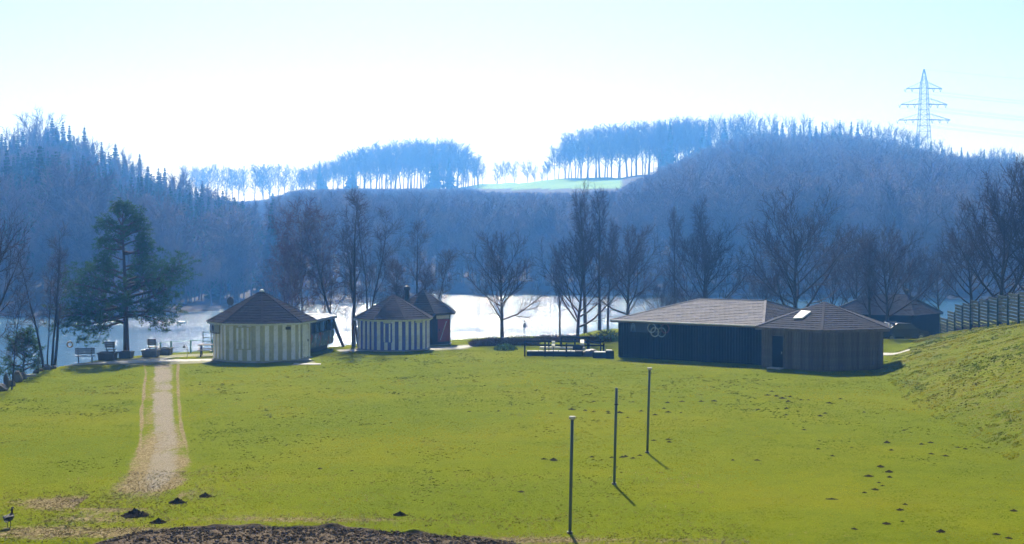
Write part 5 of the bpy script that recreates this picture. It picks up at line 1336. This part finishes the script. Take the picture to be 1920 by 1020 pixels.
# ---- hedge, shrubs
def twig_mass(name, L, W, H, n, seed, m, per=3, thick=.012):
    r = random.Random(seed); mb = MB()
    for _ in range(n):
        x = r.uniform(-L / 2, L / 2); y = r.uniform(-W / 2, W / 2); hh = H * r.uniform(.55, 1.05) * (1 - .35 * (abs(2 * x / L) ** 6)); d = Vector((r.gauss(0, .35), r.gauss(0, .35), 1)).normalized(); p = Vector((x, y, -.05)); q = p + d * hh
        mb.bar(p, q, thick)
        for _ in range(per):
            t = r.uniform(.25, 1); a = p.lerp(q, t); e = a + Vector((r.gauss(0, .5), r.gauss(0, .5), r.uniform(-.1, .8))).normalized() * r.uniform(.1, .28)
            s = Vector((r.gauss(0, 1), r.gauss(0, 1), r.gauss(0, 1))).normalized() * .02
            mb.face([a - s, a + s, e])
            c = e; s2 = Vector((r.gauss(0, 1), r.gauss(0, 1), r.gauss(0, 1))).normalized() * .035; mb.face([c - s2, c + s2, c + Vector((0, 0, .06)) + s2.cross(Vector((0, 0, 1)))])
    return mb.mesh(name, m)
def hedge(px0, py0, px1, py1, H, label, n=700, m=M_HEDGE, W=1.0, seed=1, name="hedge"):
    a = on_ground(px0, py0); b = on_ground(px1, py1); c = (a + b) / 2; L = (b - a).length
    o = empty(name, (c.x, c.y, gzf(c.x, c.y)), label, "hedge" if name == "hedge" else "shrub", None, math.atan2(b.y - a.y, b.x - a.x)); link("twigs", twig_mass("twigs", L, W, H, n, seed, m), o); return o
hedge(884, 649, 1008, 646, .55, "low brown clipped hedge below the lone round tree", 1500, seed=2)
hedge(1000, 640, 1150, 640, .45, "thin brown hedge running behind the wooden railing", 1100, seed=3, W=.7)
hedge(1668, 632, 1764, 620, .95, "brown bare scrub on the bank top left of the plank fence", 900, seed=4, W=1.4, name="scrub")
hedge(1768, 622, 1935, 606, .32, "low rusty scrub along the foot of the plank fence", 1400, seed=5, W=.7, name="scrub")
def shrub(px, py, w_, h_, label, m=M_SHRUB, seed=1, n=900, lf=.07):
    r = random.Random(seed); p = on_ground(px, py); o = empty("shrub", (p.x, p.y, gzf(p.x, p.y)), label, "shrub"); mb = MB()
    for _ in range(n):
        d = Vector((r.gauss(0, 1), r.gauss(0, 1), abs(r.gauss(0, 1)))).normalized() * r.uniform(.55, 1) ** .5
        c = Vector((d.x * w_ / 2, d.y * w_ / 2, d.z * h_)) * (1 + .14 * math.sin(d.x * 9 + d.y * 7)); a = Vector((r.gauss(0, 1), r.gauss(0, 1), r.gauss(0, 1))).normalized() * lf; b = a.orthogonal().normalized() * lf * .5
        mb.face([c - a, c + b, c + a, c - b])
    link("foliage", mb.mesh("foliage", m), o); mb = MB()
    for k in range(7): a = k * .9; mb.tube([(0, 0, -.1), (math.cos(a) * w_ * .2, math.sin(a) * w_ * .2, h_ * .4), (math.cos(a) * w_ * .35, math.sin(a) * w_ * .35, h_ * .75)], [.03, .02, .008], 5)
    mb.build("stem", M_BARK, o)
shrub(947, 656, 1.5, .38, "low dark green ground shrub in front of the brown hedge", seed=3, n=700)
shrub(1140, 640, 2.1, .85, "rounded green shrub behind the railing at the left end of the hall", seed=4)
shrub(1757, 630, .75, 2.2, "tall ivy-green shrub at the left end of the plank fence", seed=5, n=1500)

# ---- railing, low terrace and seats left of the hall
def terrace():
    r = place("wood_railing", 984, 668, "dark timber railing around the small terrace left of the hall", "railing"); o = r.location
    def P(px, py): q = on_ground(px, py); return Vector((q.x, q.y, gzf(q.x, q.y))) - o
    front = [P(984, 668), P(1022, 668.5), P(1062, 669), P(1132, 669)]; back = [P(1029, 655), P(1052, 654), P(1078, 654.5), P(1103, 656), P(1126, 658)]
    for i_, p in enumerate(front):
        mb = MB(); h = (1.0, 1.0, .85, .85)[i_]; mb.box(p + Vector((0, 0, h / 2 - .1)), (.10, .10, h + .2)); mb.build("post", M_DARKW, r)
    for i_, p in enumerate(back):
        h = (.62, .78, .7, .90, .8)[i_]; t = (.1, .16, .12, .19, .08)[i_]; mb = MB(); mb.box(p + Vector((0, 0, h / 2 - .1)), (t, t, h + .2)); mb.build("post", M_DARKW, r)
    for pts, hs in ((front, (.72, .96)), (back, (.50,)), (back[1:4], (.80,))):
        for h in hs:
            for a, b in zip(pts, pts[1:]):
                mb = MB(); mb.bar(a + Vector((0, -.06, h)), b + Vector((0, -.06, h)), .05, .11); mb.build("rail", M_DARKW, r)
    mb = MB(); mb.bar(front[0] + Vector((0, .06, .96)), back[0] + Vector((0, 0, .55)), .05, .1); mb.build("rail", M_DARKW, r)
    # notices
    for px, py, w_, h_, lb in ((1037.5, 645, .20, .38, "left white notice sheet on the dark timber railing"), (1091.5, 642, .25, .36, "right white notice sheet on the dark timber railing")):
        q = atY(px, py, 93.4); s = empty("notice", q, lb, "notice", "white notices on the railing"); mb = MB(); mb.face([(-w_ / 2, 0, -h_ / 2), (w_ / 2, 0, -h_ / 2), (w_ / 2, 0, h_ / 2), (-w_ / 2, 0, h_ / 2)]); mb.build("sheet", M_PAPER, s)
        mb = MB(); mb.box((0, .03, -h_ / 2 - .3), (.04, .03, .75)); mb.build("backing_post", M_DARKW, s)
    # terrace edge with pale slabs
    t = place("terrace", 992, 668, "low dark terrace edge topped with a row of pale slabs", "terrace"); o = t.location
    A, B = P(996, 667) + (r.location - o), P(1102, 668.5) + (r.location - o); u = (B - A).normalized(); L = (B - A).length; an = math.atan2(u.y, u.x)
    mb = MB(); mb.box((A + B) / 2 + Vector((0, .5, .11)), (L, 1.3, .30), rz=an); mb.build("edge_wall", M_DARKW, t)
    cuts = [0, .20, .29, .39, .56, .69, .78, .86, 1.0]
    for i in range(len(cuts) - 1):
        a = A.lerp(B, cuts[i]); b = A.lerp(B, cuts[i + 1]); mb = MB(); mb.box((0, 0, 0), ((b - a).length - .05, .50, .05))
        c = (a + b) / 2; mb.build("slab", M_LSTONE if i < 7 else M_STONE, t, (c.x, c.y + .15, .292 + .01 * (i % 2)), (0, 0, an))
    mb = MB(); a, b = P(1020, 655) + (r.location - o), P(1105, 656) + (r.location - o); mb.bar(a + Vector((0, 0, .12)), b + Vector((0, 0, .12)), .45, .10); mb.build("rear_slab", M_LSTONE, t)
    # bench-and-table set at the right
    for px, py, w_, h_, lb in ((1083, 663, .62, .50, "dark crate with pale lid on the terrace below the right notice"), (1128, 671, 1.1, .34, "long low dark trough at the hall end of the terrace"), (1143, 672, .5, .48, "dark crate against the left end of the hall")):
        p = place("crate", px, py, lb, "crate", "crates on the terrace"); mb = MB(); mb.box((0, 0, h_ / 2), (w_, .5, h_)); mb.build("box", M_DARKW, p)
        for k in range(3):
            mb = MB(); mb.box((0, -.26, h_ * (k + .5) / 3), (w_ + .02, .03, h_ / 3 - .03)); mb.build("side_board", M_DARKW, p)
        mb = MB(); mb.box((-.06 * w_, 0, h_ + .03), (w_ * .7, .56, .05)); mb.build("lid", M_LSTONE if w_ < 1 else M_METAL, p)
    # covered mound
    p = place("tarpaulin", 1108, 668, "dark tarpaulin hump lying on the terrace beside the thick post", "tarpaulin"); mb = MB(); V = []; 
    for i in range(7):
        for k in range(16):
            a = k * 6.283 / 16; q = (1 - i / 6) ; z = .45 * math.sin((i / 6) * 1.57) * (1 + .08 * math.sin(k * 2.3)); V.append((q * .95 * math.cos(a) * (1 + .06 * math.sin(k * 3.1)), q * .5 * math.sin(a), z))
    mb.raw(V, [(i * 16 + k, i * 16 + (k + 1) % 16, (i + 1) * 16 + (k + 1) % 16, (i + 1) * 16 + k) for i in range(6) for k in range(16)], True); mb.build("sheet", M_DMET, p)
terrace()

# ---- plank fence on the bank crest
def plank_fence():
    a = Vector((33.9, 118, 0)); b = Vector((30.6, 84, 0)); L = (b - a).length; n = 12; za = 1.62
    r = empty("plank_fence", (a.x, a.y, gzf(a.x, a.y)), "dark green slatted plank fence along the top of the grassy bank", "fence"); sm = {}
    pts = []
    for i in range(n + 1):
        p = a.lerp(b, i / n); p.z = gzf(p.x, p.y); pts.append(p)
    for i, p in enumerate(pts):
        mb = MB(); q = p - r.location; mb.box(q + Vector((0, 0, .83)), (.13, .13, 2.05)); mb.build("post", M_DFEN, r)
    for p, q in zip(pts, pts[1:]):
        u = (q - p); Lh = Vector((u.x, u.y, 0)).length; an = math.atan2(u.y, u.x); base = max(p.z, q.z)
        key = round(Lh, 2)
        if key not in sm: m_ = MB(); m_.box((0, 0, 0), (Lh - .10, .03, .175)); sm[key] = m_.mesh("slat", M_DFEN)
        for k in range(8):
            c = (p + q) / 2 - r.location; z = base - r.location.z + .16 + k * .222
            link("slat", sm[key], r, (c.x, c.y, z), (R(4), 0, an))
plank_fence()
# ---- parked car glinting beyond the scrub
def car():
    d = 112.5; x = (1688 - 960) / FPX * d; r = empty("parked_car", (x, d, gzf(x, d)), "dark parked car with glinting windscreen half hidden by the scrub behind the hall", "car", None, R(200))
    mb = MB(); prof = [(-2.0, .35), (-2.05, .75), (-1.2, .92), (-.6, 1.36), (.75, 1.42), (1.5, .98), (2.0, .88), (2.05, .4)]
    for w0, w1 in ((-.82, .82),):
        mb.raw([(px_, w0, pz) for px_, pz in prof] + [(px_, w1, pz) for px_, pz in prof], [tuple(range(8)), tuple(reversed(range(8, 16)))] + [(i, 8 + i, 8 + (i + 1) % 8, (i + 1) % 8) for i in range(8)])
    m, nt, o_ = mat("car_paint"); principled(nt, o_, (.02, .022, .03), .2, .6, .3); mb.build("body", m, r)
    mb = MB(); mb.face([(-1.17, -.70, .955), (-.64, -.62, 1.35), (-.64, .62, 1.35), (-1.17, .70, .955)]); 
    q = mb.build("windscreen", M_GLASS, r, (-.012, 0, .01))
    mb = MB(); mb.face([(.80, -.62, 1.42), (1.46, -.70, 1.02), (1.46, .70, 1.02), (.80, .62, 1.42)]); mb.build("rear_window", M_GLASS, r, (.012, 0, .012))
    for s in (-1, 1):
        mb = MB(); mb.face([(-1.0, s * .83, .98), (-.55, s * .83, 1.31), (.7, s * .83, 1.36), (1.25, s * .83, 1.02)]); mb.build("side_window", M_GLASS, r)
        for xx in (-1.3, 1.3):
            mb = MB(); mb.tube([(xx, s * .72, .32), (xx, s * .86, .32)], .32, 16); w_ = mb.build("wheel", M_DMET, r); mb = MB(); mb.tube([(xx, s * .865, .32), (xx, s * .88, .32)], .18, 12); mb.build("rim", M_METAL, w_)
        mb = MB(); mb.box((-2.03, s * .6, .66), (.06, .28, .12)); mb.build("headlight", M_LSTONE, r)
car()

# ================================================================== GRASS
def grass():
    def blade_mat(name, cols, tr):
        m, nt, out = mat(name); oi = N(nt, "ShaderNodeObjectInfo"); g = N(nt, "ShaderNodeNewGeometry")
        big = noise(nt, g.outputs['Position'], .12, 3, .6); rnd = oi.outputs['Random']
        c = ramp(nt, mth(nt, 'ADD', mth(nt, 'MULTIPLY', rnd, .4), mth(nt, 'SUBTRACT', mth(nt, 'ADD', mth(nt, 'MULTIPLY', big, 4.2), mth(nt, 'MULTIPLY', noise(nt, g.outputs['Position'], .55, 4, .65), 2.4)), 3.03)), cols)
        d = N(nt, "ShaderNodeBsdfDiffuse"); t = N(nt, "ShaderNodeBsdfTranslucent"); mx = N(nt, "ShaderNodeMixShader"); mx.inputs[0].default_value = tr
        nt.links.new(c, d.inputs[0]); nt.links.new(c, t.inputs[0]); nt.links.new(d.outputs[0], mx.inputs[1]); nt.links.new(t.outputs[0], mx.inputs[2]); nt.links.new(mx.outputs[0], out.inputs[0]); return m
    M1 = blade_mat("grass_blades", [(.10, (.12, .19, .003)), (.42, (.25, .29, .004)), (.75, (.40, .37, .006)), (1.0, (.50, .45, .05))], .6)
    M2 = blade_mat("straw_blades", [(.2, (.20, .155, .07)), (.6, (.38, .31, .17)), (.9, (.56, .49, .33))], .3)
    def tuft_group(name, blades, h, spread, m, lean=.6, wid=.02):
        ng = bpy.data.node_groups.new(name, 'GeometryNodeTree')
        ng.interface.new_socket("Geometry", in_out='INPUT', socket_type='NodeSocketGeometry'); ng.interface.new_socket("Geometry", in_out='OUTPUT', socket_type='NodeSocketGeometry')
        gi = ng.nodes.new('NodeGroupInput'); go = ng.nodes.new('NodeGroupOutput'); J = ng.nodes.new('GeometryNodeJoinGeometry'); r = random.Random(name)
        for i in range(blades):
            c = ng.nodes.new('GeometryNodeMeshCone'); c.fill_type = 'NONE'; c.inputs['Vertices'].default_value = 3
            c.inputs['Radius Top'].default_value = 0.0; c.inputs['Radius Bottom'].default_value = wid * r.uniform(.7, 1.2); c.inputs['Depth'].default_value = h * r.uniform(.6, 1.15)
            t = ng.nodes.new('GeometryNodeTransform'); a = r.uniform(0, 6.28); q = r.uniform(0, spread)
            t.inputs['Translation'].default_value = (q * math.cos(a), q * math.sin(a), -.012); t.inputs['Rotation'].default_value = (r.gauss(0, lean * .6), r.gauss(0, lean * .6), r.uniform(0, 6))
            ng.links.new(c.outputs[0], t.inputs[0]); ng.links.new(t.outputs[0], J.inputs[0])
        sm = ng.nodes.new('GeometryNodeSetMaterial'); sm.inputs['Material'].default_value = m; ng.links.new(J.outputs[0], sm.inputs[0])
        ip = ng.nodes.new('GeometryNodeInstanceOnPoints'); ng.links.new(gi.outputs[0], ip.inputs['Points']); ng.links.new(sm.outputs[0], ip.inputs['Instance'])
        def named(nm, ty):
            q = ng.nodes.new('GeometryNodeInputNamedAttribute'); q.data_type = ty; q.inputs['Name'].default_value = nm; return [s for s in q.outputs if s.enabled and s.name == 'Attribute'][0]
        cx = ng.nodes.new('ShaderNodeCombineXYZ'); ng.links.new(named("turn", 'FLOAT'), cx.inputs[2]); ng.links.new(cx.outputs[0], ip.inputs['Rotation']); ng.links.new(named("size", 'FLOAT'), ip.inputs['Scale']); ng.links.new(ip.outputs[0], go.inputs[0]); return ng
    def scatter(name, label, x, y, size, ng, dz=0):
        me = bpy.data.meshes.new(name); me.vertices.add(len(x)); z = gz(x, y) + dz; me.vertices.foreach_set('co', np.stack([x, y, z], -1).ravel())
        me.attributes.new("size", 'FLOAT', 'POINT').data.foreach_set('value', size.astype(np.float32)); me.attributes.new("turn", 'FLOAT', 'POINT').data.foreach_set('value', RNG.uniform(0, 6.28, len(x)).astype(np.float32))
        o = link(name, me); tag(o, label, "grass", kind='stuff'); o.modifiers.new(name, 'NODES').node_group = ng; return o
    g = np.random.default_rng(5)
    def free(x, y):
        """keep tufts off paths, track, soil and buildings"""
        l, r = track_x(y); ok = ~((y > TRY[-1] - 1) & (y < TRY[0] + .5) & (x > l - .1) & (x < r + .1) & (g.random(len(x)) < .88))
        px = 960 + x / y * FPX; py = 430 + 8 * FPX / y
        ok &= ~((px > 100) & (px < 600) & (py < np.interp(px, [100, 166, 268, 320, 380, 600], [688, 685, 684, 683, 681, 685])) & (py > np.interp(px, [100, 200, 290, 395, 600], [684, 675, 667, 661, 658])))
        ok &= ~((px > 625) & (px < 892) & (py < np.interp(px, [625, 700, 806, 892], [662, 661, 660, 652.5])))
        ok &= ~((x > SOIL_TX[0]) & (x < SOIL_TX[-1]) & (y < np.interp(x, SOIL_TX, SOIL_TY) - .02))
        ok &= np.hypot(x - yroot.location.x, y - Yd) > 3.1
        ok &= land_dist(x, y)[0] < .4
        return ok
    # mown lawn: more tufts near, fewer far
    N1 = 150000; y = 36.5 + 62 * g.random(N1) ** 1.35; x = (g.random(N1) - .5) * 2 * (y * .36)
    clump = .5 + .5 * vnoise(x * .8, y * .55) * .8 + .35 * vnoise(x * 2.7, y * 2.2)
    bt = bank_t(x, y); ok = free(x, y) & (clump + g.random(N1) * .6 > .55) & (bt < .12)
    x, y, clump = x[ok], y[ok], clump[ok]
    scatter("lawn_grass", "short mossy green lawn grass covering the whole meadow", x, y, (.55 + .55 * np.clip(clump, 0, 1)) * g.uniform(.6, 1.3, len(x)) * np.clip(y / 60, .75, 1.3), tuft_group("lawn_tuft", 9, .036, .07, M1, 1.7, .011))
    N2 = 34000; y = 38 + 82 * g.random(N2) ** 1.2; bt = g.random(N2) * 1.25; x = np.interp(y, TX and TY, TX) + bt * np.interp(y, [40, 92, 117], [10.5, 9.5, 4.0])
    cl = vnoise(x * 1.6, y * 1.1) + .5 * vnoise(x * 4, y * 3.3); ok = (cl + g.random(N2) * .8 + np.clip(bt * 5, 0, 1) > .95) & (bt < 1.15) & (x < y * .37) & (np.hypot(x - 18.25, y - 87.75) > 4.1)
    x, y, cl = x[ok], y[ok], cl[ok]
    scatter("bank_grass", "rough tussocky grass on the sunlit bank at the right", x, y, (.6 + .7 * np.clip(cl, 0, 1.2)) * g.uniform(.6, 1.3, len(x)), tuft_group("bank_tuft", 12, .065, .12, M1, 1.7, .016))
    # taller coarse tufts, backlit and also coloured darker to draw the clump shadows
    M3 = blade_mat("coarse_blades", [(.2, (.07, .09, .004)), (.6, (.11, .13, .006)), (.9, (.19, .18, .03))], .4)
    N4 = 30000; y = 36.8 + 66 * g.random(N4) ** 1.25; x = (g.random(N4) - .5) * 2 * (y * .36)
    ok = free(x, y) & (vnoise(x * .35, y * .2) + .9 * vnoise(x * 1.4, y * 1.0) + .5 * g.random(N4) > .97 - .26 * (x < -9) - .25 * (bank_t(x, y) > 0)) & (land_dist(x, y)[1] > .3) & (np.hypot(x - 18.25, y - 87.75) > 4.1)
    x, y = x[ok], y[ok]
    scatter("coarse_grass", "scattered darker coarse tufts and hummocks in the lawn and bank", x, y, g.uniform(.5, 1.25, len(x)) * np.clip(y / 55, .8, 1.35), tuft_group("coarse_tuft", 12, .050, .075, M3, 1.4, .014))
    # clods and stones of the soil bed, one joined sheet of crumbs
    mb = MB(); r = random.Random(77); tx0, tx1 = SOIL_TX[0] + .3, SOIL_TX[-1] - .2
    for _ in range(3600):
        xx = r.uniform(tx0, tx1); yt = np.interp(xx, SOIL_TX, SOIL_TY); yy = yt - .02 - abs(r.gauss(0, 1.0)) if r.random() < .5 else r.uniform(36.5, yt)
        if yy > yt: continue
        s_ = r.uniform(.015, .05) * (1.6 if r.random() < .06 else 1); Mx = Matrix.Rotation(r.uniform(0, 6), 3, 'Z') @ Matrix.Rotation(r.uniform(0, 3), 3, 'X')
        mb.box((xx, yy, gzf(xx, yy) + .05 + .03 * r.random()), (s_ * 1.6, s_ * r.uniform(.8, 1.5), s_ * r.uniform(.6, 1)), ax=Mx)
    o = mb.build("soil_clods", worn("clod", (.085, .065, .045), .6, 3.0, 1.0, 0, 1.0, dirt=(.26, .22, .16))); tag(o, "dark crumbs and clods strewn over the bare soil bed", "clods", kind='stuff')
    # straw litter
    N3 = 26000; y = 37 + 12 * g.random(N3); x = -16 + 22 * g.random(N3); w_ = straw_f(x, y) + .05; l, r = track_x(y); w_ += .5 * ((x > l) & (x < r) & (y > TRY[-1])) + .35 * ((x > SOIL_TX[0]) & (x < SOIL_TX[-1]) & (y < np.interp(x, SOIL_TX, SOIL_TY) + .25))
    ok = g.random(N3) < w_; x, y = x[ok], y[ok]
    scatter("straw_litter", "pale dry straw scattered where the track meets the lawn", x, y, g.uniform(.5, 1.3, len(x)), tuft_group("straw_tuft", 4, .10, .08, M2, 2.6, .008), .015)
grass()

# ================================================================== HAZE
def haze():
    m, nt, out = mat("haze"); p = N(nt, "ShaderNodeVolumePrincipled")
    p.inputs['Color'].default_value = (0.11, 0.38, 1.0, 1); p.inputs['Density'].default_value = 0.00074; p.inputs['Anisotropy'].default_value = 0.68; p.inputs['Absorption Color'].default_value = (1, 1, 1, 1)
    nt.links.new(p.outputs[0], out.inputs['Volume'])
    mb = MB(); mb.box((150, 430, 43), (2800, 940, 112)); me = mb.mesh("haze", m)
    o = link("haze", me); tag(o, "thin blue haze filling the air over lake and hills", "haze", kind='stuff')
haze()
